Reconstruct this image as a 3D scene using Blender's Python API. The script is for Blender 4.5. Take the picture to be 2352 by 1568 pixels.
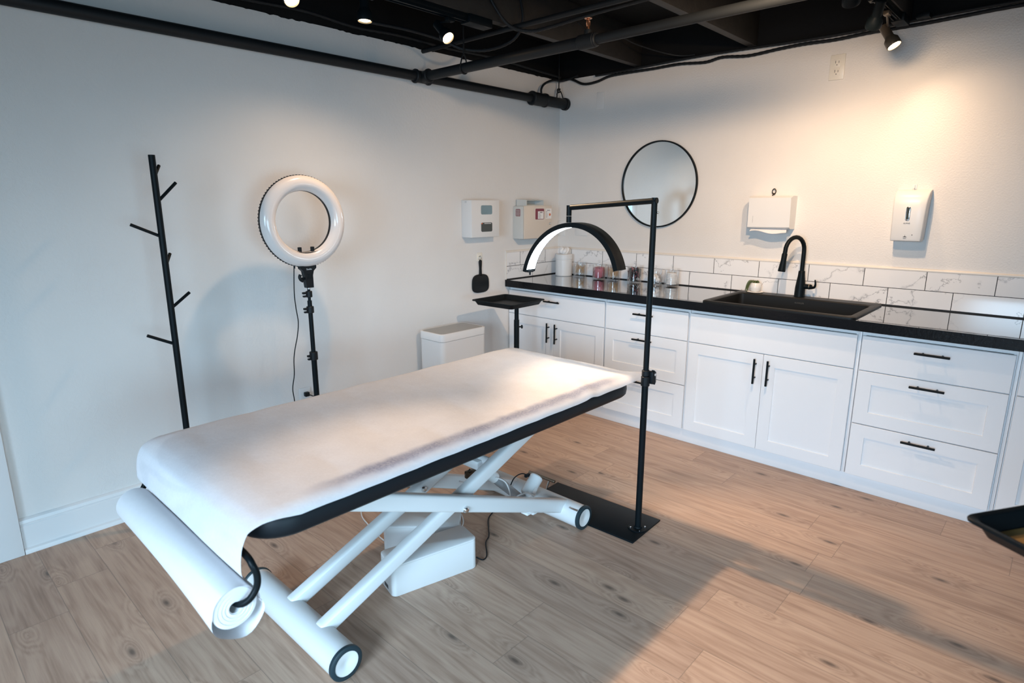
import bpy, bmesh, math, random
from mathutils import Vector, Matrix, Quaternion
random.seed(7)
for o in list(bpy.data.objects): bpy.data.objects.remove(o)
S = bpy.context.scene
COL = S.collection
PI = math.pi

# ------------------------------------------------------------------ camera
cam_d = bpy.data.cameras.new('camera'); cam = bpy.data.objects.new('camera', cam_d); COL.objects.link(cam)
CX, CY, CZ, YAW, PITCH, ROLL, FPX = -3.97337, -3.16901, 1.48696, 0.748036, 0.22586, 0.0000866, 1385.48
cam.location = (CX, CY, CZ)
fw = Vector((math.cos(YAW)*math.cos(PITCH), math.sin(YAW)*math.cos(PITCH), -math.sin(PITCH)))
rt = Vector((math.sin(YAW), -math.cos(YAW), 0)); up = rt.cross(fw)
cam.matrix_world = Matrix(((rt.x, up.x, -fw.x, CX), (rt.y, up.y, -fw.y, CY), (rt.z, up.z, -fw.z, CZ), (0, 0, 0, 1)))
cam_d.sensor_width = 36; cam_d.lens = FPX/2352*36
cam_d.clip_start = .02
cam_d.dof.use_dof = True; cam_d.dof.focus_distance = 3.0; cam_d.dof.aperture_fstop = 3.2
S.camera = cam
# ------------------------------------------------------------------ world, exposure
W = bpy.data.worlds.new('world'); S.world = W; W.use_nodes = True
W.node_tree.nodes['Background'].inputs[0].default_value = (.62, .82, 1, 1)
W.node_tree.nodes['Background'].inputs[1].default_value = .12
S.view_settings.view_transform = 'Standard'; S.view_settings.look = 'None'
S.view_settings.exposure = 0.0; S.view_settings.gamma = 1; S.view_settings.use_curve_mapping = False

def area(name, loc, target, sx, sy, power, color):
    d = bpy.data.lights.new(name, 'AREA'); d.shape = 'RECTANGLE'; d.size = sx; d.size_y = sy; d.energy = power; d.color = color
    o = bpy.data.objects.new(name, d); COL.objects.link(o); o.location = loc
    o.rotation_euler = (Vector(target)-Vector(loc)).to_track_quat('-Z', 'Y').to_euler(); return o
def spot(name, loc, target, power, color, angle=100, blend=.6, r=.025):
    d = bpy.data.lights.new(name, 'SPOT'); d.energy = power; d.color = color; d.spot_size = math.radians(angle); d.spot_blend = blend; d.shadow_soft_size = r
    o = bpy.data.objects.new(name, d); COL.objects.link(o); o.location = loc
    o.rotation_euler = (Vector(target)-Vector(loc)).to_track_quat('-Z', 'Y').to_euler(); return o
# daylight through the shop window in the wall behind the camera and the glazed front
area('window_daylight', (-6.16, -3.1, 1.4), (-3.7, -2.2, .0), 1.7, 1.4, 72, (.53, .77, 1)).data.spread = math.radians(90)
area('shopfront_daylight', (-4.2, -5.66, .85), (-3.6, -2.6, .1), 2.6, 1.2, 30, (.48, .78, 1)).data.spread = math.radians(80)

# ------------------------------------------------------------------ materials
def mat(name, color, rough=.5, metal=0, spec=.5, coat=0, bump=None, emit=None, var=None, ior=None):
    m = bpy.data.materials.new(name); m.use_nodes = True; nt = m.node_tree; b = nt.nodes['Principled BSDF']
    b.inputs['Base Color'].default_value = (*color, 1); b.inputs['Roughness'].default_value = rough; b.inputs['Metallic'].default_value = metal
    b.inputs['Specular IOR Level'].default_value = spec; b.inputs['Coat Weight'].default_value = coat; b.inputs['Coat Roughness'].default_value = .05
    if ior: b.inputs['IOR'].default_value = ior
    tc = nt.nodes.new('ShaderNodeTexCoord')
    if var:                       # (scale, amount): gentle colour variation of the thing itself
        n = nt.nodes.new('ShaderNodeTexNoise'); n.inputs['Scale'].default_value = var[0]; n.inputs['Detail'].default_value = 4
        mx = nt.nodes.new('ShaderNodeMixRGB'); mx.inputs[1].default_value = (*[c*(1-var[1]) for c in color], 1); mx.inputs[2].default_value = (*[min(1, c*(1+var[1])) for c in color], 1)
        nt.links.new(tc.outputs['Object'], n.inputs['Vector']); nt.links.new(n.outputs['Fac'], mx.inputs[0]); nt.links.new(mx.outputs[0], b.inputs['Base Color'])
    if bump:                      # (scale, strength, distance)
        n = nt.nodes.new('ShaderNodeTexNoise'); n.inputs['Scale'].default_value = bump[0]; n.inputs['Detail'].default_value = 4
        bp = nt.nodes.new('ShaderNodeBump'); bp.inputs['Strength'].default_value = bump[1]; bp.inputs['Distance'].default_value = bump[2]
        nt.links.new(tc.outputs['Object'], n.inputs['Vector']); nt.links.new(n.outputs['Fac'], bp.inputs['Height']); nt.links.new(bp.outputs[0], b.inputs['Normal'])
    if emit:
        b.inputs['Emission Color'].default_value = (*emit[0], 1); b.inputs['Emission Strength'].default_value = emit[1]
    return m
class NT:
    """tiny node builder"""
    def __init__(s, name):
        s.m = bpy.data.materials.new(name); s.m.use_nodes = True; s.t = s.m.node_tree; s.b = s.t.nodes['Principled BSDF']
    def n(s, typ, ins=None, **kw):
        x = s.t.nodes.new(typ)
        for k, v in kw.items(): setattr(x, k, v)
        for k, v in (ins or {}).items():
            if hasattr(v, 'is_output') or isinstance(v, bpy.types.NodeSocket): s.t.links.new(v, x.inputs[k])
            else: x.inputs[k].default_value = v
        return x
    def math(s, op, a, b=0., c=0.): return s.n('ShaderNodeMath', {0: a, 1: b, 2: c}, operation=op).outputs[0]
    def mix(s, f, a, b, blend='MIX'): return s.n('ShaderNodeMixRGB', {0: f, 1: a, 2: b}, blend_type=blend).outputs[0]
    def ramp(s, f, stops):
        r = s.n('ShaderNodeValToRGB', {0: f}); e = r.color_ramp.elements
        while len(e) < len(stops): e.new(.5)
        for k, (p, c) in zip(e, stops): k.position = p; k.color = (*c, 1) if len(c) == 3 else c
        return r.outputs[0]
    def xyz(s):
        g = s.n('ShaderNodeNewGeometry'); q = s.n('ShaderNodeSeparateXYZ', {0: g.outputs['Position']}); return g.outputs['Position'], q.outputs[0], q.outputs[1], q.outputs[2]
    def comb(s, x, y, z): return s.n('ShaderNodeCombineXYZ', {0: x, 1: y, 2: z}).outputs[0]
    def set(s, k, v):
        if isinstance(v, bpy.types.NodeSocket): s.t.links.new(v, s.b.inputs[k])
        else: s.b.inputs[k].default_value = v

def mat_floor():
    t = NT('oak_plank_floor'); P, x, y, z = t.xyz()
    PW, PL = .178, 1.22
    u = t.math('DIVIDE', t.math('ADD', x, 20.03), PW); row = t.math('FLOOR', u); fu = t.math('FRACT', u)
    h = t.n('ShaderNodeTexWhiteNoise', {'W': row}, noise_dimensions='1D').outputs['Value']
    v = t.math('ADD', t.math('DIVIDE', t.math('ADD', y, 20), PL), t.math('MULTIPLY', h, 7.3)); pl = t.math('FLOOR', v); fv = t.math('FRACT', v)
    rnd = t.n('ShaderNodeTexWhiteNoise', {'Vector': t.comb(row, pl, 3.)}, noise_dimensions='3D')
    rc = t.n('ShaderNodeSeparateColor', {0: rnd.outputs['Color']})
    px = t.math('ADD', x, t.math('MULTIPLY', rc.outputs[0], 37.)); py = t.math('ADD', y, t.math('MULTIPLY', rc.outputs[1], 53.))
    # knots bend the grain
    vk = t.n('ShaderNodeTexVoronoi', {'Vector': t.comb(t.math('MULTIPLY', px, 5.2), t.math('MULTIPLY', py, 1.9), 0.), 'Scale': 1.0, 'Randomness': 1.0}, voronoi_dimensions='2D')
    kd = vk.outputs['Distance']
    kw = t.n('ShaderNodeMapRange', {0: kd, 1: .0, 2: .33, 3: 1., 4: 0.}).outputs[0]
    bend = t.math('MULTIPLY', t.math('MULTIPLY', kw, kw), .55)
    wob = t.n('ShaderNodeTexNoise', {'Vector': t.comb(t.math('MULTIPLY', px, 3.), t.math('MULTIPLY', py, .9), 0.), 'Scale': 1.6, 'Detail': 3.}).outputs['Fac']
    big = t.n('ShaderNodeTexNoise', {'Vector': t.comb(t.math('MULTIPLY', px, 9.), t.math('MULTIPLY', py, .8), t.math('ADD', bend, wob)), 'Scale': 1.0, 'Detail': 2.}).outputs['Fac']
    rings = t.math('SINE', t.math('MULTIPLY', t.math('ADD', big, bend), 58.))
    fine = t.n('ShaderNodeTexNoise', {'Vector': t.comb(t.math('MULTIPLY', px, 95.), t.math('MULTIPLY', py, 3.2), t.math('MULTIPLY', bend, 6.)), 'Scale': 1.0, 'Detail': 5., 'Roughness': .65}).outputs['Fac']
    mid = t.n('ShaderNodeTexNoise', {'Vector': t.comb(t.math('MULTIPLY', px, 22.), t.math('MULTIPLY', py, 1.3), t.math('MULTIPLY', bend, 4.)), 'Scale': 1.0, 'Detail': 4.}).outputs['Fac']
    f = t.math('ADD', t.math('MULTIPLY', fine, .62), t.math('MULTIPLY', mid, .5))
    f = t.math('ADD', f, t.math('MULTIPLY', rings, .06))
    col = t.ramp(f, [(.28, (.30, .185, .130)), (.47, (.435, .285, .204)), (.60, (.515, .348, .255)), (.82, (.61, .43, .318))])
    tone = t.ramp(rc.outputs[2], [(0, (.88, .88, .89)), (.5, (.98, .975, .97)), (1, (1.08, 1.07, 1.05))])
    col = t.mix(1., col, tone, 'MULTIPLY')
    knot = t.math('MULTIPLY', t.n('ShaderNodeMapRange', {0: kd, 1: .015, 2: .075, 3: 1., 4: 0.}).outputs[0], t.math('GREATER_THAN', t.n('ShaderNodeSeparateColor', {0: vk.outputs['Color']}).outputs[0], .45))
    col = t.mix(t.math('MULTIPLY', knot, .85), col, (.075, .05, .038, 1))
    halo = t.math('MULTIPLY', t.n('ShaderNodeMapRange', {0: kd, 1: .05, 2: .26, 3: 1., 4: 0.}).outputs[0], t.math('GREATER_THAN', t.n('ShaderNodeSeparateColor', {0: vk.outputs['Color']}).outputs[0], .45))
    col = t.mix(t.math('MULTIPLY', halo, .2), col, (.22, .16, .125, 1))
    su = t.math('LESS_THAN', t.math('MINIMUM', fu, t.math('SUBTRACT', 1., fu)), .0075)
    sv = t.math('LESS_THAN', t.math('MINIMUM', fv, t.math('SUBTRACT', 1., fv)), .0011)
    seam = t.math('MAXIMUM', su, sv)
    col = t.mix(t.math('MULTIPLY', seam, .5), col, (.16, .12, .095, 1))
    t.set('Base Color', col); t.set('Roughness', t.math('ADD', t.math('MULTIPLY', fine, .2), .36)); t.set('Specular IOR Level', .4)
    bp = t.n('ShaderNodeBump', {'Strength': .25, 'Distance': .002, 'Height': t.math('SUBTRACT', fine, t.math('MULTIPLY', seam, 2.))}); t.set('Normal', bp.outputs[0])
    return t.m

def mat_plaster(name, base, kind):
    t = NT(name); P, x, y, z = t.xyz()
    fine = t.n('ShaderNodeTexNoise', {'Vector': P, 'Scale': 120. if kind == 'roller' else 60., 'Detail': 3.}).outputs['Fac']
    big = t.n('ShaderNodeTexNoise', {'Vector': P, 'Scale': 4., 'Detail': 3.}).outputs['Fac']
    if kind == 'trowel':        # flat knocked-down patches with ridged borders
        n = t.n('ShaderNodeTexNoise', {'Vector': t.comb(x, y, t.math('MULTIPLY', z, .6)), 'Scale': 24., 'Detail': 4., 'Distortion': 1.6}).outputs['Fac']
        r = t.n('ShaderNodeMapRange', {0: t.math('ABSOLUTE', t.math('SUBTRACT', n, .5)), 1: 0., 2: .035, 3: 1., 4: 0.}).outputs[0]
        msk = t.n('ShaderNodeMapRange', {0: t.n('ShaderNodeTexNoise', {'Vector': P, 'Scale': 2.2, 'Detail': 2.}).outputs['Fac'], 1: .45, 2: .65, 3: 0.08, 4: .9}).outputs[0]
        hgt = t.math('ADD', t.math('MULTIPLY', t.math('MULTIPLY', r, msk), .24), t.math('ADD', t.math('MULTIPLY', fine, .45), t.math('MULTIPLY', big, 1.)))
        dist = .0035
    else:
        hgt = t.math('ADD', fine, t.math('MULTIPLY', big, .6)); dist = .003
    bp = t.n('ShaderNodeBump', {'Strength': .55, 'Distance': dist, 'Height': hgt}); t.set('Normal', bp.outputs[0])
    c2 = tuple(c*.94 for c in base)
    t.set('Base Color', t.mix(big, (*base, 1), (*c2, 1))); t.set('Roughness', .42); t.set('Specular IOR Level', .35)
    return t.m

def mat_marble(name, axis, off_top, off_bot):
    """white marble-look subway tiles 305 x 102 mm with black grout; running bond along the wall"""
    t = NT(name); P, x, y, z = t.xyz(); a = y if axis == 'y' else x
    row = t.math('GREATER_THAN', z, 1.016)
    off = t.math('ADD', t.math('MULTIPLY', row, off_top-off_bot), off_bot)
    u = t.math('DIVIDE', t.math('SUBTRACT', a, off), .3045); cell = t.math('FLOOR', u); fu = t.math('FRACT', u)
    gx = t.math('LESS_THAN', t.math('MINIMUM', fu, t.math('SUBTRACT', 1., fu)), .0058)
    gz = t.math('LESS_THAN', t.math('ABSOLUTE', t.math('SUBTRACT', z, 1.016)), .0017)
    gb = t.math('LESS_THAN', z, .921)
    g = t.math('MAXIMUM', gx, t.math('MAXIMUM', gz, gb))
    rnd = t.n('ShaderNodeTexWhiteNoise', {'Vector': t.comb(cell, row, 1.)}, noise_dimensions='3D').outputs['Color']
    shift = t.n('ShaderNodeVectorMath', {0: rnd, 1: (9., 9., 9.)}, operation='MULTIPLY').outputs[0]
    sg = 1. if axis == 'y' else -1.
    vec = t.n('ShaderNodeVectorMath', {0: t.comb(a, z, 0.), 1: shift}, operation='ADD').outputs[0]
    rs = t.n('ShaderNodeSeparateColor', {0: rnd})
    wn = t.n('ShaderNodeTexNoise', {'Vector': vec, 'Scale': 5.5, 'Detail': 6., 'Roughness': .62}).outputs['Fac']
    wn2 = t.n('ShaderNodeTexNoise', {'Vector': vec, 'Scale': 26., 'Detail': 4.}).outputs['Fac']
    ph = t.math('ADD', t.math('MULTIPLY', t.math('ADD', z, t.math('MULTIPLY', a, .62*sg)), 11.), t.math('ADD', t.math('MULTIPLY', wn, 7.), t.math('ADD', t.math('MULTIPLY', wn2, .7), t.math('MULTIPLY', rs.outputs[0], 6.3))))
    sn = t.math('ABSOLUTE', t.math('SINE', ph))
    gate = t.n('ShaderNodeMapRange', {0: t.n('ShaderNodeTexNoise', {'Vector': vec, 'Scale': 7., 'Detail': 2.}).outputs['Fac'], 1: .36, 2: .58, 3: .25, 4: 1.}).outputs[0]
    line = t.n('ShaderNodeMapRange', {0: sn, 1: 0., 2: .09, 3: 1., 4: 0.}).outputs[0]
    haze = t.n('ShaderNodeMapRange', {0: sn, 1: 0., 2: .42, 3: 1., 4: 0.}).outputs[0]
    hz = t.n('ShaderNodeMapRange', {0: t.n('ShaderNodeTexNoise', {'Vector': vec, 'Scale': 9., 'Detail': 4.}).outputs['Fac'], 1: .52, 2: .68, 3: 0., 4: 1.}).outputs[0]
    col = t.mix(t.math('MULTIPLY', t.math('MULTIPLY', haze, hz), .5), (.88, .865, .86, 1), (.42, .43, .46, 1))
    col = t.mix(t.math('MULTIPLY', t.math('MULTIPLY', line, gate), .72), col, (.24, .24, .26, 1))
    col = t.mix(g, col, (.012, .012, .013, 1))
    t.set('Base Color', col); t.set('Roughness', t.math('ADD', t.math('MULTIPLY', g, .5), .12)); t.set('Specular IOR Level', .5)
    bp = t.n('ShaderNodeBump', {'Strength': .6, 'Distance': .002, 'Height': t.math('SUBTRACT', 1., g)}); t.set('Normal', bp.outputs[0])
    return t.m

def mat_counter():
    t = NT('black_epoxy_worktop'); P, x, y, z = t.xyz()
    n = t.n('ShaderNodeTexNoise', {'Vector': P, 'Scale': 6., 'Detail': 2.}).outputs['Fac']
    m = t.n('ShaderNodeTexNoise', {'Vector': P, 'Scale': 70., 'Detail': 4.}).outputs['Fac']
    front = t.math('LESS_THAN', x, -.6345)
    h = t.math('ADD', t.math('MULTIPLY', n, .5), t.math('MULTIPLY', t.math('MULTIPLY', m, front), .9))
    bp = t.n('ShaderNodeBump', {'Strength': .35, 'Distance': .003, 'Height': h}); t.set('Normal', bp.outputs[0])
    t.set('Base Color', (.006, .007, .009, 1)); t.set('Roughness', t.math('ADD', t.math('MULTIPLY', front, .16), .035)); t.set('IOR', 1.5)
    t.set('Specular IOR Level', t.math('SUBTRACT', .7, t.math('MULTIPLY', front, .5))); t.set('Coat Weight', t.math('SUBTRACT', 1., front)); t.set('Coat Roughness', .03)
    return t.m

def mat_paper(name, see=.05, band=False, alb=1.):
    """thin non-woven paper; lets some of what lies under it show through"""
    t = NT(name); P, x, y, z = t.xyz()
    n = t.n('ShaderNodeTexNoise', {'Vector': P, 'Scale': 60., 'Detail': 5.}).outputs['Fac']
    n2 = t.n('ShaderNodeTexNoise', {'Vector': P, 'Scale': 14., 'Detail': 4.}).outputs['Fac']
    bp = t.n('ShaderNodeBump', {'Strength': .3, 'Distance': .004, 'Height': t.math('ADD', n2, t.math('MULTIPLY', n, .4))}); t.set('Normal', bp.outputs[0])
    t.set('Base Color', t.mix(n, (.74*alb, .725*alb, .735*alb, 1), (.79*alb, .78*alb, .79*alb, 1))); t.set('Roughness', .8); t.set('Specular IOR Level', .15)
    tr = t.n('ShaderNodeBsdfTransparent'); out = t.t.nodes['Material Output']
    if band:          # where the paper lies tight on the rolled near edge of the dark pad, the pad shows through more; the bluish shade there is painted into the colour
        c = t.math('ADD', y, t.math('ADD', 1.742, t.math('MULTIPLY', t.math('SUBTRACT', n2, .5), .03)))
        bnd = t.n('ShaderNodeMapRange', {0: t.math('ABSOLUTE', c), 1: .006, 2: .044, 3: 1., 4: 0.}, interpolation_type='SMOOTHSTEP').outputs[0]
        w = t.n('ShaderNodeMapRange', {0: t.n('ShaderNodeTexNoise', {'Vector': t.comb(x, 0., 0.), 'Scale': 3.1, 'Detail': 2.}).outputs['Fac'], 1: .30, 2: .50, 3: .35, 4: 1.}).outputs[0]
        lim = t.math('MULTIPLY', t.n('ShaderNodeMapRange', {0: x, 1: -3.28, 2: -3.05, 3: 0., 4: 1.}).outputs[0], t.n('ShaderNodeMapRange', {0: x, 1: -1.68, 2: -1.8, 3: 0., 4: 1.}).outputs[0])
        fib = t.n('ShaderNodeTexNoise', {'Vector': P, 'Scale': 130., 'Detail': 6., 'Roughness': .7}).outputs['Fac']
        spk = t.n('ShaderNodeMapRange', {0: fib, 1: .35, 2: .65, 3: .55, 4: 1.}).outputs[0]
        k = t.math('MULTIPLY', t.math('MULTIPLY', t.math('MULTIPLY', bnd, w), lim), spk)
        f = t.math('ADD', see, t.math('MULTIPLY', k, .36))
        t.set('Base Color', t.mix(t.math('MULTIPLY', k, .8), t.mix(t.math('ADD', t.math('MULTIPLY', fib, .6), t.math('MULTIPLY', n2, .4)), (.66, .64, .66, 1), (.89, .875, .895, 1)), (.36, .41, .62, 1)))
    else: f = t.math('ADD', see, t.math('MULTIPLY', n, .02))
    sh = t.n('ShaderNodeMixShader', {0: f, 1: t.b.outputs[0], 2: tr.outputs[0]}); t.t.links.new(sh.outputs[0], out.inputs[0])
    return t.m

def mat_clear(name, tint=(1, 1, 1), gl=.12):
    t = NT(name); out = t.t.nodes['Material Output']
    lw = t.n('ShaderNodeLayerWeight', {'Blend': .35}); tr = t.n('ShaderNodeBsdfTransparent', {'Color': (*tint, 1)}); g = t.n('ShaderNodeBsdfGlossy', {'Color': (1, 1, 1, 1), 'Roughness': .03})
    f = t.math('ADD', t.math('MULTIPLY', lw.outputs['Fresnel'], .34), gl*.3)
    sh = t.n('ShaderNodeMixShader', {0: f, 1: tr.outputs[0], 2: g.outputs[0]}); t.t.links.new(sh.outputs[0], out.inputs[0]); return t.m

def mat_weave(name, color):
    t = NT(name); P, x, y, z = t.xyz(); n = t.n('ShaderNodeTexNoise', {'Vector': P, 'Scale': 300., 'Detail': 2.}).outputs['Fac']
    t.set('Base Color', (*color, 1)); t.set('Roughness', .5); t.set('Specular IOR Level', .25); t.set('Normal', t.n('ShaderNodeBump', {'Strength': .15, 'Distance': .001, 'Height': n}).outputs[0]); return t.m

M = dict(
 floor=mat_floor(), wall_l=mat_plaster('plaster_skip_trowel', (.80, .775, .75), 'trowel'), wall_r=mat_plaster('plaster_roller', (.82, .785, .75), 'roller'),
 wall_p=mat('plain_wall_paint', (.78, .77, .76), .7, bump=(60, .3, .002)),
 ceil=mat('black_ceiling_paint', (.006, .006, .0065), .75, spec=.2, bump=(30, .4, .004)), joist=mat('black_stained_joist', (.021, .0195, .018), .6, bump=(45, .5, .003), var=(18, .4)),
 trim=mat('white_trim_paint', (.80, .80, .80), .35, bump=(40, .08, .001)), cab=mat('white_cabinet_paint', (.86, .86, .87), .35, bump=(90, .04, .0005)),
 black=mat('matt_black_metal', (.004, .007, .009), .42, metal=.0, spec=.14, bump=(200, .05, .0003)), blackp=mat('black_plastic', (.007, .009, .011), .45, spec=.25, bump=(150, .08, .0004)),
 pipe=mat('black_painted_pipe', (.010, .012, .014), .5, spec=.25, bump=(60, .15, .001)), pad=mat_weave('black_vinyl_pad', (.005, .008, .011)),
 white=mat('white_powder_coat', (.74, .75, .75), .3, bump=(120, .03, .0004)), plast=mat('white_plastic', (.76, .76, .755), .35, bump=(90, .03, .0004)), rubber=mat('dark_teal_rubber', (.012, .03, .04), .5, bump=(120, .1, .0005)),
 chrome=mat('polished_chrome', (.75, .75, .75), .12, metal=1, bump=(60, .02, .0002)), bronze=mat('brushed_bronze_steel', (.30, .25, .20), .3, metal=1, bump=(90, .1, .0004)),
 grey=mat('grey_actuator_plastic', (.28, .29, .30), .4, bump=(80, .05, .0004)), lidgrey=mat('grey_lid_panel', (.33, .33, .32), .35, bump=(200, .05, .0003)),
 counter=mat_counter(), tile_r=mat_marble('marble_tile_right', 'y', -.154, -.284), tile_l=mat_marble('marble_tile_left', 'x', -.173, -.328),
 liner=mat('cream_pencil_liner', (.80, .74, .67), .3, bump=(30, .05, .001)),
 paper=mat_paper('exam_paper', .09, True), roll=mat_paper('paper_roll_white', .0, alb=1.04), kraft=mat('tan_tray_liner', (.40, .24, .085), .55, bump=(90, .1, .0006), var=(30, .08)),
 clear=mat_clear('clear_acrylic'), smoke=mat('smoked_window', (.05, .06, .06), .15, bump=(50, .02, .0003)), tint=mat('teal_tinted_window', (.20, .27, .29), .12, bump=(20, .05, .001), var=(8, .25)),
 mirror=mat('silvered_mirror', (.82, .84, .83), .01, metal=1), diff=mat('frosted_diffuser', (.77, .71, .68), .18, spec=.5, coat=.3, bump=(30, .01, .0002)),
 led=mat('led_strip', (.9, .95, 1), .5, emit=((.80, .93, 1), 17)), bulb=mat('lit_bulb', (1, .8, .5), .4, emit=((1, .66, .33), 45)), beige=mat('beige_enamel', (.70, .61, .52), .35, bump=(60, .04, .0005)), greyen=mat('grey_enamel_side', (.62, .62, .59), .35, bump=(60, .04, .0005)),
 red=mat('red_translucent_bin', (.22, .035, .06), .3, bump=(50, .05, .0006)), label=mat('white_paper_label', (.82, .80, .79), .6, bump=(90, .03, .0002)), orange=mat('orange_print', (.65, .12, .03), .6, bump=(90, .03, .0002)),
 ink=mat('dark_grey_print', (.06, .06, .065), .6, bump=(90, .03, .0002)), greyink=mat('pale_grey_print', (.45, .46, .47), .6, bump=(90, .03, .0002)),
 dimink=mat('dim_grey_print', (.10, .10, .10), .6, bump=(90, .03, .0002)),
 copper=mat('copper_brass', (.62, .30, .17), .3, metal=1, bump=(60, .05, .0003)), swab=mat('cotton_swab_wood', (.62, .45, .28), .8, bump=(90, .1, .0004), var=(40, .2)), cotton=mat('white_cotton', (.86, .85, .84), .9, bump=(60, .5, .003)),
 pink=mat('dusky_pink_pads', (.40, .13, .17), .6, bump=(60, .1, .0006), var=(30, .3)), rose=mat('rose_plastic', (.62, .16, .22), .5, bump=(60, .1, .0006)), hair=mat('black_bristles', (.01, .01, .012), .6, bump=(160, .4, .001)),
 leaf=mat('succulent_leaf', (.075, .10, .032), .5, bump=(40, .2, .001), var=(20, .35)), soil=mat('dark_soil', (.04, .03, .02), .9, bump=(120, .8, .003), var=(60, .5)), ceram=mat('white_ceramic', (.84, .82, .79), .25, bump=(20, .1, .001)),
 sink=mat('black_composite_sink', (.008, .0085, .009), .5, spec=.35, bump=(220, .1, .0004)), bezel=mat('beige_bezel', (.72, .64, .56), .3, bump=(60, .04, .0004)), plate=mat('painted_cover_plate', (.80, .775, .75), .4, bump=(60, .1, .0006)), ivory=mat('ivory_outlet_plastic', (.82, .77, .68), .3, bump=(60, .02, .0003)),
 silver=mat('satin_lamp_housing', (.13, .105, .08), .35, metal=.4, bump=(80, .05, .0003)), cordw=mat('white_cable', (.75, .74, .73), .5, bump=(80, .05, .0003)), beads=mat('dark_nickel', (.10, .08, .06), .3, metal=1, bump=(80, .05, .0003)),
)

# ------------------------------------------------------------------ mesh builder
class MB:
    def __init__(s): s.v = []; s.f = []
    def add(s, vs, fs, xf=None):
        b = len(s.v); s.v += [tuple(xf @ Vector(p)) if xf else tuple(p) for p in vs]; s.f += [tuple(i+b for i in f) for f in fs]; return s
    def bm(s, bm):
        bm.verts.ensure_lookup_table(); bm.verts.index_update(); s.add([v.co.copy() for v in bm.verts], [[v.index for v in f.verts] for f in bm.faces]); bm.free(); return s
    def box(s, lo, hi, bev=0, xf=None, seg=2):
        bm = bmesh.new(); c = [(a+b)/2 for a, b in zip(lo, hi)]; d = [abs(b-a) for a, b in zip(lo, hi)]
        bmesh.ops.create_cube(bm, size=1, matrix=Matrix.Translation(c) @ Matrix.Diagonal((*d, 1)))
        if bev: bmesh.ops.bevel(bm, geom=bm.edges[:], offset=min(bev, min(d)*.49), segments=seg, affect='EDGES', profile=.5)
        if xf: bmesh.ops.transform(bm, matrix=xf, verts=bm.verts)
        return s.bm(bm)
    def loft(s, rings, cap0=True, cap1=True, closed=True):
        n = len(rings[0]); vs = [p for r in rings for p in r]; fs = []
        for i in range(len(rings)-1):
            for j in range(n if closed else n-1):
                k = (j+1) % n; fs.append((i*n+j, i*n+k, (i+1)*n+k, (i+1)*n+j))
        if cap0: fs.append(tuple(range(n-1, -1, -1)))
        if cap1: fs.append(tuple(range((len(rings)-1)*n, len(rings)*n)))
        return s.add(vs, fs)
    def tube(s, pts, r, n=12, smooth=0, cap=True, close=False):
        P = [Vector(p) for p in pts]
        if smooth: P = spline(P, smooth, close)
        R = r if callable(r) else (lambda t: r); rings = []; nv = None
        N = len(P)
        for i, p in enumerate(P):
            if close: tg = (P[(i+1) % N]-P[i-1]).normalized()
            else: tg = ((P[min(i+1, N-1)]-P[max(i-1, 0)])).normalized()
            if nv is None: nv = tg.orthogonal().normalized()
            else:
                nv = nv - tg*nv.dot(tg); nv = nv.normalized() if nv.length > 1e-6 else tg.orthogonal().normalized()
            bn = tg.cross(nv); rr = R(i/(N-1))
            rings.append([p+(nv*math.cos(a)+bn*math.sin(a))*rr for a in [2*PI*k/n for k in range(n)]])
        if close: rings.append(rings[0]); cap = False
        return s.loft(rings, cap, cap)
    def cyl(s, a, b, r0, r1=None, n=24, bev=0):
        a = Vector(a); b = Vector(b); r1 = r0 if r1 is None else r1; d = (b-a).normalized(); L = (b-a).length
        if bev: return s.lathe([(0, 0), (r0-bev, 0), (r0, bev), (r1, L-bev), (r1-bev, L), (0, L)], a, d, n)
        return s.lathe([(0, 0), (r0, 0), (r1, L), (0, L)], a, d, n)
    def lathe(s, prof, org=(0, 0, 0), axis=(0, 0, 1), n=32):
        q = Vector((0, 0, 1)).rotation_difference(Vector(axis).normalized()); org = Vector(org); vs = []; fs = []; idx = []
        for r, z in prof:
            if r < 1e-6: idx.append([len(vs)]*n); vs.append(org+q @ Vector((0, 0, z)))
            else:
                idx.append(list(range(len(vs), len(vs)+n))); vs += [org+q @ Vector((r*math.cos(2*PI*k/n), r*math.sin(2*PI*k/n), z)) for k in range(n)]
        for a, b in zip(idx[:-1], idx[1:]):
            for k in range(n):
                m = (k+1) % n; f = []
                for i in (a[k], a[m], b[m], b[k]):
                    if i not in f: f.append(i)
                if len(f) > 2: fs.append(tuple(f))
        return s.add(vs, fs)
    def prism(s, poly, fn0, fn1):
        return s.loft([[fn0(p) for p in poly], [fn1(p) for p in poly]])
    def ball(s, c, r, n=16, sc=(1, 1, 1)):
        bm = bmesh.new(); bmesh.ops.create_uvsphere(bm, u_segments=n, v_segments=max(6, n//2), radius=1, matrix=Matrix.Translation(c) @ Matrix.Diagonal((r*sc[0], r*sc[1], r*sc[2], 1))); return s.bm(bm)
    def text(s, txt, size, org, xdir, ydir, ext=.0003):
        cu = bpy.data.curves.new('t', 'FONT'); cu.body = txt; cu.size = size; cu.extrude = ext; cu.align_x = 'CENTER'; cu.align_y = 'CENTER'; cu.resolution_u = 2
        o = bpy.data.objects.new('t', cu); COL.objects.link(o); me = o.to_mesh(); X = Vector(xdir).normalized(); Y = Vector(ydir).normalized(); Z = X.cross(Y)
        mx = Matrix(((X.x, Y.x, Z.x, org[0]), (X.y, Y.y, Z.y, org[1]), (X.z, Y.z, Z.z, org[2]), (0, 0, 0, 1)))
        s.add([v.co for v in me.vertices], [tuple(p.vertices) for p in me.polygons], mx); o.to_mesh_clear(); bpy.data.objects.remove(o); bpy.data.curves.remove(cu); return s
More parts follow.
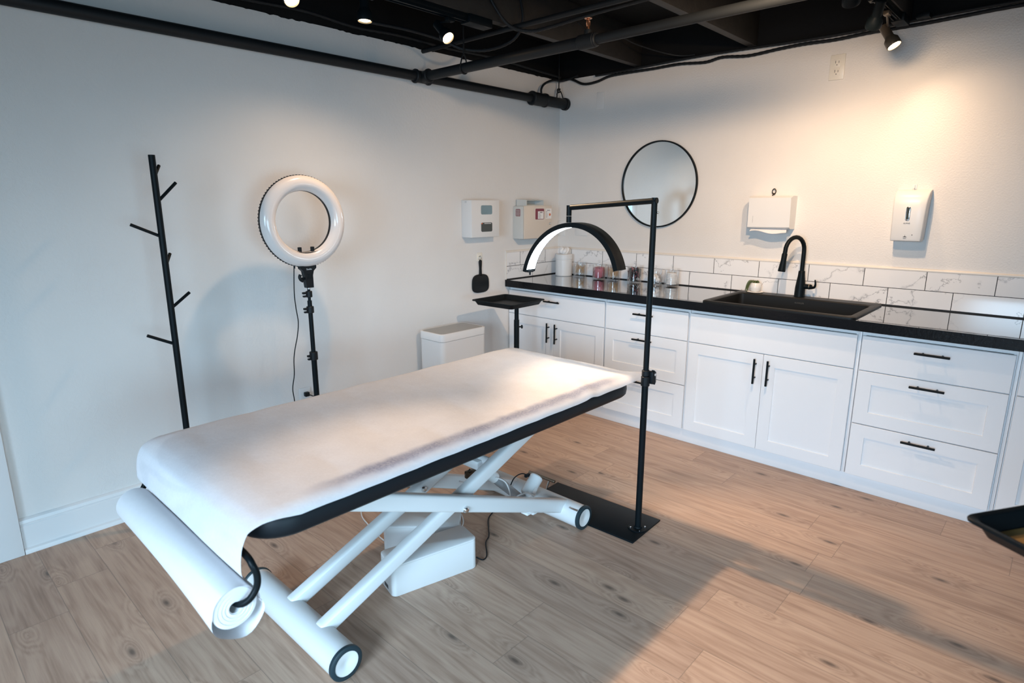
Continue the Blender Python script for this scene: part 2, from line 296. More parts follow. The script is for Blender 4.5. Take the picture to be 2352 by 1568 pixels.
def spline(P, k, close=False):
    out = []; n = len(P)
    for i in range(n if close else n-1):
        if close: p0, p1, p2, p3 = P[i-1], P[i], P[(i+1) % n], P[(i+2) % n]
        else: p0, p1, p2, p3 = P[max(i-1, 0)], P[i], P[i+1], P[min(i+2, n-1)]
        for j in range(k):
            t = j/k; out.append(.5*((2*p1)+(-p0+p2)*t+(2*p0-5*p1+4*p2-p3)*t*t+(-p0+3*p1-3*p2+p3)*t**3))
    if not close: out.append(P[-1])
    return out
def rrect(x0, y0, x1, y1, r, k=5):
    out = []
    for cx, cy, a0 in ((x1-r, y1-r, 0), (x0+r, y1-r, PI/2), (x0+r, y0+r, PI), (x1-r, y0+r, 1.5*PI)):
        for i in range(k+1): a = a0+PI/2*i/k; out.append((cx+r*math.cos(a), cy+r*math.sin(a)))
    return out

OFF = {}
def obj(name, mb, m, parent=None, smooth=35, label=None):
    vs = [Vector(v) for v in mb.v]
    if parent is None:
        lo = [min(v[i] for v in vs) for i in range(3)]; hi = [max(v[i] for v in vs) for i in range(3)]; off = Vector(((lo[0]+hi[0])/2, (lo[1]+hi[1])/2, lo[2]))
    else: off = OFF[parent.name]
    me = bpy.data.meshes.new(name); me.from_pydata([v-off for v in vs], [], mb.f); me.update()
    bm = bmesh.new(); bm.from_mesh(me); bmesh.ops.remove_doubles(bm, verts=bm.verts, dist=1e-6); bmesh.ops.recalc_face_normals(bm, faces=bm.faces); bm.to_mesh(me); bm.free()
    if smooth:
        for p in me.polygons: p.use_smooth = True
        me.set_sharp_from_angle(angle=math.radians(smooth))
    me.materials.append(M[m] if isinstance(m, str) else m)
    o = bpy.data.objects.new(name, me); COL.objects.link(o)
    if parent is None: o.location = off
    else: o.parent = parent
    OFF[o.name] = off
    if label: o['label'] = label
    return o
def tag(o, label, cat, group=None, kind=None):
    o['label'] = label; o['category'] = cat
    if group: o['group'] = group
    if kind: o['kind'] = kind
    return o
def thing(name, label, cat, loc, group=None):
    o = bpy.data.objects.new(name, None); COL.objects.link(o); o.location = loc; o.empty_display_size = .05; OFF[o.name] = Vector(loc); return tag(o, label, cat, group)
def struct(name, mb, m, smooth=35, parent=None):
    o = obj(name, mb, m, parent, smooth)
    if parent is None: o['kind'] = 'structure'
    return o
B = lambda lo, hi, bev=0, xf=None, seg=2: MB().box(lo, hi, bev, xf, seg)

# ------------------------------------------------------------------ room shell
ZC = 2.417           # top of the white plaster
struct('floor', B((-6.0, -5.5, -.1), (.1, .1, 0)), 'floor')
struct('wall_left', B((-6.0, 0, 0), (.1, .12, ZC)), 'wall_l')
struct('wall_right', B((0, -5.5, 0), (.12, 0, ZC)), 'wall_r')
w = MB(); w.box((-6.12, -5.5, 0), (-6, -4.6, ZC)); w.box((-6.12, -.6, 0), (-6, 0, ZC)); w.box((-6.12, -4.6, 0), (-6, -.6, .15)); w.box((-6.12, -2.2, .15), (-6, -.6, 2.12)); w.box((-6.12, -4.6, .15), (-6, -4.0, 2.12)); w.box((-6.12, -4.6, 2.12), (-6, -.6, ZC)); struct('wall_back', w, 'wall_p')
w = MB(); w.box((-6.0, -5.62, 0), (-5.0, -5.5, ZC)); w.box((-.6, -5.62, 0), (.12, -5.5, ZC)); w.box((-5.0, -5.62, 0), (-.6, -5.5, .15)); w.box((-5.0, -5.62, 2.12), (-.6, -5.5, ZC)); struct('wall_front', w, 'wall_p')
w = MB()
for y in (-4.0, -3.12, -2.24): w.box((-6.09, y, .15), (-6.03, y+.04, 2.12), .004)
w.box((-6.09, -4.0, .15), (-6.03, -2.2, .19)); w.box((-6.09, -4.0, 2.08), (-6.03, -2.2, 2.12)); struct('window_1', w, 'black')
w = MB()
for x in (-5.0, -3.55, -2.1, -.64): w.box((x, -5.59, .15), (x+.04, -5.53, 2.12), .004)
w.box((-5.0, -5.59, .15), (-.6, -5.53, .19)); w.box((-5.0, -5.59, 2.08), (-.6, -5.53, 2.12)); struct('window_2', w, 'black')
# dark open ceiling: deck above, black board on top of the walls, joists along the room
struct('ceiling', B((-6.12, -5.62, 2.66), (.12, .12, 2.74)), 'ceil')
struct('trim_1', B((-6.1, -.001, ZC), (.1, .12, 2.66)), 'ceil'); struct('trim_2', B((-.001, -5.6, ZC), (.12, 0, 2.66)), 'ceil')
struct('trim_3', B((-6.12, -5.62, ZC), (-6.0, 0, 2.66)), 'ceil'); struct('trim_4', B((-6.0, -5.62, ZC), (.1, -5.5, 2.66)), 'ceil')
for i, y in enumerate((-.70, -1.515, -2.325, -3.13, -3.94, -4.75)):
    struct('trim_%d' % (5+i), B((-6.0, y-.025, 2.425), (-.002, y+.025, 2.66), .003), 'joist')
# ledger against the left wall with a ragged paint line, small steel plate at the joist end
w = MB(); rag = random.Random(3); top = [(-6+i*.02, 2.418-rag.random()**3*.007-.002*math.sin(i*.13)**2) for i in range(301)]
w.loft([[(x, -.004, z) for x, z in top], [(x, -.004, 2.47) for x, z in top]], False, False, False); struct('trim_11', w, 'ceil', 0)
# skirting with a stepped cap and quarter round; casing at the far left
prof = [(0, 0), (-.032, 0), (-.032, .006), (-.028, .018), (-.018, .024), (-.018, .125), (-.0155, .128), (-.0155, .134), (-.017, .137), (-.014, .150), (-.006, .157), (0, .158)]
w = MB().loft([[(-3.69, a-.0005, b) for a, b in prof], [(-.58, a-.0005, b) for a, b in prof]]); struct('baseboard_left', w, 'trim')
w = MB().box((-3.83, -.034, 0), (-3.692, -.0005, 2.06), .003).box((-4.86, -.034, 0), (-4.72, -.0005, 2.06), .003).box((-4.88, -.038, 2.06), (-3.672, -.0005, 2.2), .003)
dw = struct('door_1', w, 'trim')
struct('door_leaf', MB().box((-4.718, -.016, .008), (-3.832, -.0005, 2.055), .002), 'trim', parent=dw)
struct('door_handle', MB().lathe([(0, 0), (.026, 0), (.026, .006), (.010, .010), (.010, .035), (.026, .045), (.028, .060), (.018, .070), (0, .072)], (-4.63, -.0165, .95), (0, -1, 0), 24), 'chrome', parent=dw)
struct('baseboard_right', B((-.572, -4.0, 0), (-.56, -.001, .09), .001), 'cab')

# ------------------------------------------------------------------ cabinets
def shaker(mb, y0, y1, z0, z1, fr=.065, x0=-.602, t=.019, rec=.007, flat=False):
    """front slab facing -X (y0 > y1)"""
    e = .0015
    a = [(x0+t, y0, z0), (x0+t, y1, z0), (x0+t, y1, z1), (x0+t, y0, z1)]
    def rect(x, i): return [(x, y0-i, z0+i), (x, y1+i, z0+i), (x, y1+i, z1-i), (x, y0-i, z1-i)]
    rings = [rect(x0+t, 0), rect(x0+e, 0), rect(x0, e)]
    if not flat: rings += [rect(x0, fr), rect(x0+rec, fr+.002)]
    mb.loft(rings); return mb
def bar_handle(name, parent, c, length, axis):
    mb = MB(); x = -.634; L = length/2
    d = Vector((0, 1, 0)) if axis == 'y' else Vector((0, 0, 1)); c = Vector((x, c[0], c[1]))
    mb.cyl(c-d*L, c+d*L, .0058, n=14, bev=.0008)
    for s in (-1, 1): mb.cyl(c+d*s*L*.55, c+d*s*L*.55+Vector((.031, 0, 0)), .0045, n=10)
    return obj(name, mb, 'black', parent)
G = .0022
def cabinet(y0, y1, label, kind):
    root = thing('base_cabinet', label, 'cabinet', (-.3, (y0+y1)/2, .09), 'white shaker base cabinets')
    b = MB(); t = .016
    b.box((-.582, y0-t, .09), (-.003, y0-.0005, .862)); b.box((-.582, y1+.0005, .09), (-.003, y1+t, .862)); b.box((-.582, y1+t, .09), (-.003, y0-t, .106)); b.box((-.02, y1+t, .106), (-.004, y0-t, .862))
    b.box((-.583, y1+t, .838), (-.56, y0-t, .862)); b.box((-.583, y1+t, .645), (-.566, y0-t, .67)); b.box((-.583, y1+t, .364), (-.566, y0-t, .388)) if kind == 'drawers' else None
    obj('carcass', b, 'cab', root)
    g0, g1 = y0-.006, y1+.006; cy = (y0+y1)/2
    if kind == 'drawers':
        for z0, z1, flat in ((.661, .836, True), (.378, .656, False), (.092, .373, False)):
            d = obj('drawer', shaker(MB(), g0, g1, z0, z1, flat=flat), 'cab', root)
            hz = .788 if flat else z1-.034
            bar_handle('handle', d, (cy, hz), .142, 'y')
    else:
        fl = obj('drawer' if kind == 'doors' else 'false_front', shaker(MB(), g0, g1, .661, .836, flat=True), 'cab', root)
        if kind == 'doors': bar_handle('handle', fl, (cy, .788), .142, 'y')
        for s in (1, -1):
            a, b2 = (g0, cy+G/2) if s > 0 else (cy-G/2, g1)
            d = obj('door', shaker(MB(), a, b2, .092, .656), 'cab', root)
            bar_handle('handle', d, (cy+s*.037, .557), .145, 'z')
    return root
cabinet(-.004, -.897, 'white base cabinet in the corner, one wide drawer over two doors, behind the tray stand', 'doors')
cabinet(-.899, -1.508, 'white three-drawer base cabinet partly hidden by the lamp pole', 'drawers')
cabinet(-1.510, -2.430, 'white two-door base cabinet under the black sink', 'sink')
cabinet(-2.442, -3.054, 'white three-drawer base cabinet right of the sink cabinet, all three handles in view', 'drawers')
cabinet(-3.068, -3.98, 'white base cabinet cut by the right edge of the photo, behind the foreground tray', 'doors')

for y0, y1, lab in ((-2.4305, -2.4415, 'narrow white filler strip between the sink cabinet and the drawer cabinet'), (-3.0545, -3.0675, 'narrow white filler strip beside the cabinet at the right edge')):
    tag(obj('filler_strip', B((-.594, y1, .091), (-.575, y0, .862), .001), 'cab'), lab, 'filler strip')
# worktop with a sink cut-out
hx0, hx1, hy0, hy1 = -.590, -.055, -2.385, -1.60
w = MB(); X0, X1, Y0, Y1, z0, z1 = -.637, -.0005, -4.0, -.0005, .8625, .914
w.box((X0, Y0, z0), (X1, hy0, z1)); w.box((X0, hy1, z0), (X1, Y1, z1)); w.box((X0, hy0, z0), (hx0, hy1, z1)); w.box((hx1, hy0, z0), (X1, hy1, z1))
tag(obj('worktop', w, 'counter', smooth=0), 'glossy black worktop running along the white cabinets', 'worktop')
# tiled splashbacks
bs = thing('tile_backsplash', 'long white marble-look tile splashback with black grout behind the sink', 'backsplash', (-.006, -2, .914))
obj('tiles', B((-.011, -4.0, .9145), (-.0006, -.011, 1.118)), 'tile_r', bs)
obj('pencil_liner', MB().loft([[(-.0006, y, 1.1185), (-.012, y, 1.1185), (-.0135, y, 1.123), (-.012, y, 1.130), (-.006, y, 1.134), (-.0006, y, 1.134)] for y in (-4.0, -.0125)]), 'liner', bs, 50)
bs = thing('tile_backsplash', 'short white marble-look tile splashback on the left wall at the corner', 'backsplash', (-.32, -.006, .914))
obj('tiles', B((-.630, -.011, .9145), (-.0006, -.0006, 1.118)), 'tile_l', bs)
obj('pencil_liner', MB().loft([[(x, -.0006, 1.1185), (x, -.012, 1.1185), (x, -.0135, 1.123), (x, -.012, 1.130), (x, -.006, 1.134), (x, -.0006, 1.134)] for x in (-.638, -.0135)]), 'liner', bs, 50)
obj('end_trim', B((-.6375, -.0125, .9145), (-.6303, -.0006, 1.1183), .002), 'liner', bs)

# sink, faucet
sk = thing('kitchen_sink', 'black drop-in sink with a single bowl set in the black worktop', 'sink', (-.32, -1.99, .914))
def rr(x0, y0, x1, y1, r, z): return [(p[0], p[1], z) for p in rrect(x0, y0, x1, y1, r)]
ox0, oy0, ox1, oy1 = -.617, -2.405, -.032, -1.583
w = MB().loft([rr(ox0, oy0, ox1, oy1, .03, .9145), rr(ox0, oy0, ox1, oy1, .03, .921), rr(ox0+.006, oy0+.006, ox1-.006, oy1-.006, .028, .9255), rr(ox0+.030, oy0+.030, ox1-.105, oy1-.030, .03, .9255), rr(ox0+.038, oy0+.038, ox1-.113, oy1-.038, .03, .919),
   rr(ox0+.043, oy0+.043, ox1-.118, oy1-.043, .035, .74), rr(ox0+.07, oy0+.07, ox1-.145, oy1-.07, .04, .715)], cap0=False)
obj('basin', w, 'sink', sk)
obj('drain', MB().lathe([(0, .7165), (.042, .7165), (.045, .719), (.03, .7175), (0, .7172)], (-.37, -1.99, 0)), 'chrome', sk)
obj('lettering', MB().text('KOHLER', .014, (-.1515, -1.99, .896), (0, -1, 0), (0, 0, 1)), 'dimink', sk)
fx, fy = -.075, -1.962
fa = thing('faucet', 'black gooseneck pull-down faucet with a side lever behind the sink', 'faucet', (fx, fy, .9257))
obj('body', MB().lathe([(0, 0), (.031, 0), (.0315, .004), (.030, .008), (.0295, .05), (.026, .085), (.0205, .125), (.0185, .155), (.0175, .157), (0, .157)], (fx, fy, .9258)), 'black', fa)
d = Vector((-.175, .075, 0)).normalized()
def fp(a, z): return Vector((fx, fy, 0))+d*a+Vector((0, 0, z))
pts = [fp(0, 1.08), fp(0, 1.15), fp(0, 1.2)] + [fp(.078-.078*math.cos(a), 1.205+.082*math.sin(a)) for a in [PI*k/12 for k in range(0, 12)]] + [fp(.158, 1.185)]
obj('spout', MB().tube(pts, .0125, 16), 'black', fa)
sp = obj('spray_head', MB().lathe([(0, 0), (.0145, 0), (.0155, .004), (.0155, .04), (.021, .098), (.0215, .104), (.019, .108), (0, .108)], fp(.157, 1.193), (fp(.172, 1.07)-fp(.157, 1.193))), 'black', fa)
lv = obj('lever', MB().cyl((fx, fy-.02, .99), (fx, fy-.066, .99), .0165, .0145, bev=.003).tube([(fx-.002, fy-.064, .985), (fx-.008, fy-.083, .992), (fx-.012, fy-.088, 1.012), (fx-.012, fy-.084, 1.036)], lambda t: .009-.005*t, 12, 6), 'black', fa)
obj('lever_ring', MB().lathe([(.0166, 0), (.0172, .001), (.0172, .003), (.0166, .004)], (fx, fy-.05, .99), (0, -1, 0)), 'bronze', fa)

# plant pot on the sink deck
pp = thing('potted_succulent', 'small white ceramic pot with a drooping green succulent on the sink edge', 'plant', (-.078, -1.690, .926))
pc = Vector((-.075, -1.690, .9262))
obj('saucer', MB().lathe([(0, 0), (.042, 0), (.05, .003), (.049, .005), (.04, .004), (0, .004)], pc), 'ceram', pp)
obj('pot', MB().lathe([(0, .0045), (.022, .0045), (.032, .014), (.036, .03), (.033, .048), (.027, .060), (.0245, .061), (.0245, .056), (0, .055)], pc), 'ceram', pp)
obj('soil', MB().lathe([(0, .0575), (.0243, .0575), (.0243, .0553), (0, .0553)], pc), 'soil', pp)
for k, (dx, dy, L) in enumerate([(-.02, .055, .05), (-.01, .05, .062), (.0, .03, .01), (-.005, -.022, .004), (-.016, .0, .004), (-.012, .02, .006), (.01, -.01, .002)]):
    p0 = pc+Vector((dx*.2, dy*.2, .058)); p1 = pc+Vector((dx*.6, dy*.6, .070)); p2 = pc+Vector((dx, dy*.85, .060-L*.35)); p3 = pc+Vector((dx*1.1, dy, .056-L))
    obj('leaf', MB().tube([p0, p1, p2, p3], lambda t: .001+.006*math.sin(PI*min(1, .1+.86*t)), 8, 6), 'leaf', pp)

# jars and canister on the worktop
def jar(x, y, r, h, label, fill):
    root = thing('storage_jar', label, 'jar', (x, y, .9142), 'clear jars along the splashback'); c = (x, y, .9142)
    obj('jar_body', MB().lathe([(0, 0), (r*.96, 0), (r, .004), (r, h), (r-.0035, h), (r-.0035, .012), (0, .012)], c, n=40), 'clear', root)
    ld = obj('lid', MB().lathe([(0, h+.0005), (r+.002, h+.0005), (r+.003, h+.003), (r+.002, h+.008), (0, h+.010)], c, n=40), 'clear', root)
    obj('lid_knob', MB().lathe([(0, h+.0102), (.005, h+.0102), (.0045, h+.016), (.011, h+.022), (.011, h+.03), (.006, h+.034), (0, h+.034)], c, n=20), 'clear', ld)
    if fill: fill(Vector((x, y, .9142)), r-.0045, h)
    return root
def sticks(c, r, h, name, lab, cat, m, n, L, tilt=.9, rr_=.0013, tip=None, base=.014, top=.6):
    g = random.Random(int((c.y+9)*1000)); mb = MB(); tb = MB()
    for i in range(n):
        for _ in range(40):
            a = g.random()*2*PI; q = (.35+.65*math.sqrt(g.random()))*r*.97; p = Vector((q*math.cos(a), q*math.sin(a), base+.002+g.random()*(h*top-L*.3)))
            th = a+PI/2*g.choice((-1, 1))+g.uniform(-.5, .9)*g.choice((-1, 1)); ti = g.uniform(.1, 1.); dr = Vector((ti*math.cos(th), ti*math.sin(th), g.uniform(.15, 1.5)/tilt)).normalized(); e = p+dr*L
            if math.hypot(e.x, e.y) < r and e.z < h*.93: break
        else: continue
        mb.tube([c+p, c+e], rr_, 5)
        if tip: tb.ball(c+p, tip, 6, (1, 1, 1.3)); tb.ball(c+e, tip, 6, (1, 1, 1.3))
    o = tag(obj(name, mb, m), lab, cat, kind='stuff')
    return o, tb
jar(-.070, -.287, .0505, .108, 'clear lidded jar of pale cotton swabs beside the white canister', lambda c, r, h: sticks(c, r, h, 'cotton_swabs', 'pale wooden cotton swabs inside the jar next to the canister', 'cotton swabs', 'swab', 60, .055, 1.4, .0011))
def fill_pink(c, r, h):
    tag(obj('pink_wands', MB().loft([[(c.x+(r*.97)*math.cos(a)*s+(.004*math.cos(5*a)), c.y+(r*.97)*math.sin(a)*s, c.z+z+.006*math.sin(3*a)) for a in [2*PI*k/24 for k in range(24)]] for s, z in ((.9, .014), (.99, .018), (.99, .076), (.93, .086), (.5, .088), (.1, .086))]), 'pink', smooth=60), 'dusky pink pads packed inside the second jar from the canister', 'pads', kind='stuff')
    sticks(c, r*1.0, h*.7, 'cotton_swabs', 'loose swabs among the pink pads in the second jar', 'cotton swabs', 'swab', 16, .04, 2.5, .0012)
jar(-.110, -.497, .0505, .110, 'clear lidded jar of dusky pink pads, second jar from the canister', fill_pink)
jar(-.070, -.606, .0505, .110, 'clear lidded jar of tan wooden sticks in front of the lamp tip', lambda c, r, h: sticks(c, r, h, 'wooden_sticks', 'bundle of tan wooden sticks inside the third jar', 'sticks', 'swab', 90, .06, 1.6, .0013))
def fill_black(c, r, h):
    o, tb = sticks(c, r, h, 'black_brushes', 'black brush wands packed in the middle jar', 'brushes', 'hair', 130, .062, .8, .0026, top=.75)
    sticks(c+Vector((0, -.004, 0)), r, h, 'pink_brushes', 'bright pink wands among the black brushes in the middle jar', 'brushes', 'rose', 22, .05, .9, .0022, top=.75)
    sticks(c+Vector((0, 0, 0)), r*.98, h*.45, 'white_tips', 'white tips at the foot of the black brushes in the jar', 'brush tips', 'cotton', 26, .014, 1.2, .003)
jar(-.100, -.806, .053, .118, 'clear lidded jar packed with black and pink brushes', fill_black)
def fill_white(c, r, h):
    mb = MB(); g = random.Random(5)
    for i in range(16): mb.ball(c+Vector((g.uniform(-.6, .6)*r, g.uniform(-.6, .6)*r, .026+g.random()*.04)), .014, 8)
    tag(obj('cotton_balls', mb, 'cotton', smooth=60), 'white cotton balls in the jar behind the lamp pole', 'cotton balls', kind='stuff')
jar(-.110, -.985, .050, .105, 'clear lidded jar of white cotton just behind the lamp pole', fill_white)
def fill_pads(c, r, h):
    g = random.Random(8)
    for i in range(9):
        cc = c+Vector((g.uniform(-.002, .002), g.uniform(-.002, .002), .0125+i*.0090))
        tag(obj('cotton_pad', MB().lathe([(0, 0), (.034, 0), (.037, .003), (.037, .006), (.034, .0085), (0, .0085)], cc, n=24), 'cotton'), 'white round cotton pad in the stack inside the last jar', 'cotton pad', 'cotton pads in the last jar')
jar(-.092, -1.105, .0525, .114, 'clear lidded jar holding a stack of white cotton pads, nearest the sink', fill_pads)
cn = thing('wipes_canister', 'white wipes canister with a sheet sticking out, in the corner of the worktop', 'canister', (-.115, -.158, .9142))
cc = Vector((-.115, -.158, .9142))
obj('canister_body', MB().lathe([(0, 0), (.062, 0), (.0655, .004), (.0655, .128), (.063, .131), (.063, .134), (0, .134)], cc, n=40), 'plast', cn)
obj('lid', MB().lathe([(.05, .1345), (.0665, .1345), (.0668, .168), (.063, .173), (.03, .174), (.016, .172), (0, .172)], cc, n=40), 'plast', cn)
w = MB(); g = random.Random(2)
for k in range(5):
    a = k*1.25; w.tube([cc+Vector((0, 0, .17)), cc+Vector((.018*math.cos(a), .018*math.sin(a), .19)), cc+Vector((.028*math.cos(a+.4), .028*math.sin(a+.4), .205+.008*math.sin(k*2))), cc+Vector((.016*math.cos(a+.9), .016*math.sin(a+.9), .222))], lambda t: .005+.013*math.sin(PI*min(1, .15+.8*t)), 8, 5)
obj('wipe', w, 'cotton', cn, 60)

# ------------------------------------------------------------------ things on the right wall
mr = thing('wall_mirror', 'round mirror with a thin black frame on the wall above the jars', 'mirror', (-.01, -.913, 1.32))
mc = (-.002, -.913, 1.614); RM = .297
obj('mirror_glass', MB().lathe([(0, .012), (RM-.007, .012), (RM-.007, .004), (0, .004)], (0, mc[1], mc[2]), (-1, 0, 0), 96), 'mirror', mr)
obj('frame', MB().lathe([(RM-.007, .002), (RM+.001, .002), (RM+.003, .004), (RM+.003, .020), (RM+.001, .022), (RM-.005, .022), (RM-.007, .020), (RM-.007, .002)], (0, mc[1], mc[2]), (-1, 0, 0), 96), 'black', mr)
# paper towel dispenser
td = thing('paper_towel_dispenser', 'white metal paper towel dispenser with a towel sticking out, left of the faucet spout', 'dispenser', (-.05, -1.742, 1.33))
w = MB().loft([[(-.0006, -1.600, 1.528), (-.0006, -1.868, 1.528), (-.0006, -1.868, 1.328), (-.0006, -1.600, 1.328)], [(-.075, -1.603, 1.528), (-.075, -1.869, 1.528), (-.08, -1.869, 1.330), (-.08, -1.603, 1.330)], [(-.103, -1.612, 1.517), (-.103, -1.866, 1.517), (-.103, -1.870, 1.341), (-.103, -1.614, 1.338)]])
obj('housing', w, 'plast', td, 20)
w = MB(); N = 24; rows = []
for i in range(N+1):
    t = i/N; y = -1.628-.226*t; z = 1.310+.010*math.sin(t*2.2*PI+.3)*(1-t*.5)-.004*t; rows.append([(-.045, y*.9+(-1.742)*.1, 1.332), (-.085, y*.97+(-1.742)*.03, 1.326), (-.098, y, z), (-.0985, y, z-.0006), (-.085, y*.97+(-1.742)*.03, 1.325), (-.045, y*.9+(-1.742)*.1, 1.331)])
obj('paper_towel', w.loft(rows, True, True, True), 'roll', td, 60)
obj('lettering', B((-.1038, -1.6455, 1.366), (-.1031, -1.6435, 1.407)), 'greyink', td)
hk = obj('wall_hook', MB().tube([(-.009, -1.727+.011*math.cos(a), 1.556+.016*math.sin(a)) for a in [2*PI*k/20 for k in range(20)]], .0032, 8, close=True).cyl((-.0006, -1.726, 1.541), (-.011, -1.726, 1.541), .006).tube([(-.009, -1.727, 1.545), (-.018, -1.724, 1.534), (-.02, -1.722, 1.5295)], .003, 8), 'beads'); tag(hk, 'small dark ring hook on the wall above the paper towel dispenser', 'hook')
# soap dispenser
sd = thing('soap_dispenser', 'white automatic soap dispenser with an oval window on the right wall', 'dispenser', (-.05, -2.478, 1.28))
def sr(x, y0, y1, z0, z1, r): return [(x, p[0], p[1]) for p in rrect(y1, z0, y0, z1, r)]
w = MB(); prof = []     # side profile lofted across the width
side = [(-.0006, 1.556), (-.018, 1.555), (-.045, 1.548), (-.070, 1.532), (-.088, 1.508), (-.0965, 1.478), (-.098, 1.44), (-.098, 1.300), (-.094, 1.287), (-.082, 1.283), (-.03, 1.29), (-.0006, 1.292)]
for y, s in ((-2.398, .90), (-2.4, .97), (-2.405, 1.0), (-2.44, 1.03), (-2.478, 1.04), (-2.516, 1.03), (-2.551, 1.0), (-2.556, .97), (-2.558, .90)):
    wz = 1 if True else 0
    w_ring = []
    for x, z in side:
        tap = 1-.10*(1.556-z)/.27      # narrower towards the bottom
        w_ring.append((x*s if x < -.001 else x, -2.478+(y+2.478)*tap, z))
    prof.append(w_ring)
obj('housing', w.loft(prof), 'plast', sd, 50)
def front(y, z, dx=.0): return (-.1022-dx, y, z)
def oval(y, z, hw, hh, x0, x1, n=12):
    pl = [(y+hw*math.cos(a), z+(hh-hw)*(1 if math.sin(a) >= 0 else -1)+hw*math.sin(a)) for a in [2*PI*(k+.5)/(2*n) for k in range(2*n)]]
    return pl, x0, x1
pl, _, _ = oval(-2.476, 1.430, .0105, .037, 0, 0)
sw = obj('level_window', MB().loft([[(-.097, y, z) for y, z in pl], [(-.1045, y, z) for y, z in pl], [(-.1055, -2.476+(y+2.476)*.8, 1.43+(z-1.43)*.95) for y, z in pl]]), 'chrome', sd)
pl2, _, _ = oval(-2.476, 1.430, .0062, .031, 0, 0)
obj('window_glass', MB().loft([[(-.1056, y, z) for y, z in pl2], [(-.1068, y, z) for y, z in pl2]]), 'smoke', sw)
obj('lettering', MB().text('ALPINE', .0095, (-.1024, -2.476, 1.379), (0, -1, 0), (0, 0, 1), .0006), 'ink', sd)
w = MB().box((-.1026, -2.4765, 1.311), (-.1012, -2.4755, 1.319)); w.loft([[(-.1026, -2.466, 1.3055), (-.1026, -2.486, 1.3055), (-.1026, -2.482, 1.3085), (-.1026, -2.478, 1.311), (-.1026, -2.474, 1.311), (-.1026, -2.470, 1.3085)], [(-.1012, -2.466, 1.3055), (-.1012, -2.486, 1.3055), (-.1012, -2.482, 1.3085), (-.1012, -2.478, 1.311), (-.1012, -2.474, 1.311), (-.1012, -2.470, 1.3085)]]); w.box((-.1026, -2.483, 1.2985), (-.1012, -2.469, 1.3005))
obj('hand_symbol', w, 'ink', sd)
obj('sensor_dot', MB().lathe([(0, 0), (.0024, 0), (.0024, .0016), (0, .0016)], (-.1010, -2.508, 1.3185), (-1, 0, 0), 14), 'ink', sd)
tag(obj('wall_hook', MB().box((-.004, -2.482, 1.560), (-.0006, -2.462, 1.585), .001).tube([(-.004, -2.472, 1.58), (-.010, -2.472, 1.568), (-.0155, -2.472, 1.5615), (-.019, -2.472, 1.566)], .0026, 8), 'plast'), 'small white hook on the wall just above the soap dispenser', 'hook')
# outlet high on the right wall
def duplex(mb_f, face_pts): pass
ot = thing('wall_outlet', 'ivory duplex outlet high on the right wall under the black ceiling', 'outlet', (-.003, -2.011, 2.172))
obj('cover_plate', B((-.0065, -2.051, 2.171), (-.0006, -1.972, 2.307), .003), 'ivory', ot)
for zc in (2.262, 2.213):
    f = obj('socket', B((-.0082, -2.027, zc-.021), (-.0066, -1.993, zc+.021), .0006), 'ivory', ot)
    s = MB().box((-.0088, -2.0035, zc-.002), (-.0083, -2.001, zc+.012)); s.box((-.0088, -2.0205, zc-.002), (-.0083, -2.018, zc+.010)); s.cyl((-.0083, -2.0105, zc-.011), (-.0088, -2.0105, zc-.011), .0028, n=12)
    obj('slots', s, 'ink', f)
for y0, y1, z0, z1, lab in ((-.354, -.424, 2.172, 2.291, 'blank painted cover plate high on the right wall near the ceiling pipe'), (-.006, -.080, 1.224, 1.345, 'painted switch plate on the right wall tight in the corner above the canister'), (-.182, -.306, 1.230, 1.348, 'wider painted switch plate on the right wall seen through the lamp arch')):
    tag(obj('cover_plate', B((-.006, y1, z0), (-.0006, y0, z1), .0025), 'plate'), lab, 'cover plate', 'painted cover plates')

# ------------------------------------------------------------------ things on the left wall
gb = thing('glove_box_dispenser', 'white glove box dispenser with two windows, left of the sharps container', 'dispenser', (-.94, -.05, 1.25))
obj('housing', B((-1.075, -.103, 1.252), (-.803, -.0006, 1.505), .0025), 'plast', gb)
for z0, z1, m, nm in ((1.408, 1.470, 'tint', 'window'), (1.289, 1.352, 'smoke', 'window')):
    pl = rrect(-.985, z0, -.876, z1, .011)
    wn = obj(nm, MB().loft([[(x, -.1031, z) for x, z in pl], [(x, -.1040, z) for x, z in pl]]), m, gb, label='blue-grey window' if m == 'tint' else 'dark window of a black glove box')
    if m == 'smoke': obj('label_strip', B((-.983, -.1047, 1.343), (-.972, -.1041, 1.3505)), 'orange', wn); obj('print', MB().box((-.955, -.1047, 1.3435), (-.889, -.1041, 1.3475)), 'label', wn)
w = MB()
for k in range(3): w.box((-1.0756, -.055, 1.487+k*.0045), (-1.0751, -.036, 1.489+k*.0045))
obj('side_print', w, 'greyink', gb)
sc = thing('sharps_container', 'beige wall-mounted sharps container with a red window near the corner', 'sharps container', (-.385, -.055, 1.215))
obj('cabinet_body', B((-.551, -.105, 1.219), (-.228, -.0006, 1.463), .008), 'greyen', sc)
dr = obj('door', B((-.549, -.117, 1.221), (-.226, -.1055, 1.466), .004), 'beige', sc, label='beige hinged front door')
pl = rrect(-.440, 1.352, -.307, 1.457, .008); obj('window_bezel', MB().loft([[(x, -.1172, z) for x, z in pl], [(x, -.1195, z) for x, z in pl]]), 'bezel', dr)
pl = rrect(-.426, 1.363, -.325, 1.444, .008); obj('window', MB().loft([[(x, -.1196, z) for x, z in pl], [(x, -.1206, z) for x, z in pl]]), 'red', dr, label='dark red window')
lb = obj('inner_label', B((-.398, -.1212, 1.367), (-.331, -.1207, 1.424)), 'label', dr)
lb2 = obj('warning_label', B((-.303, -.1178, 1.367), (-.232, -.1171, 1.444)), 'label', dr, label='white label with an orange dot')
w = MB(); g = random.Random(4); w2 = MB()
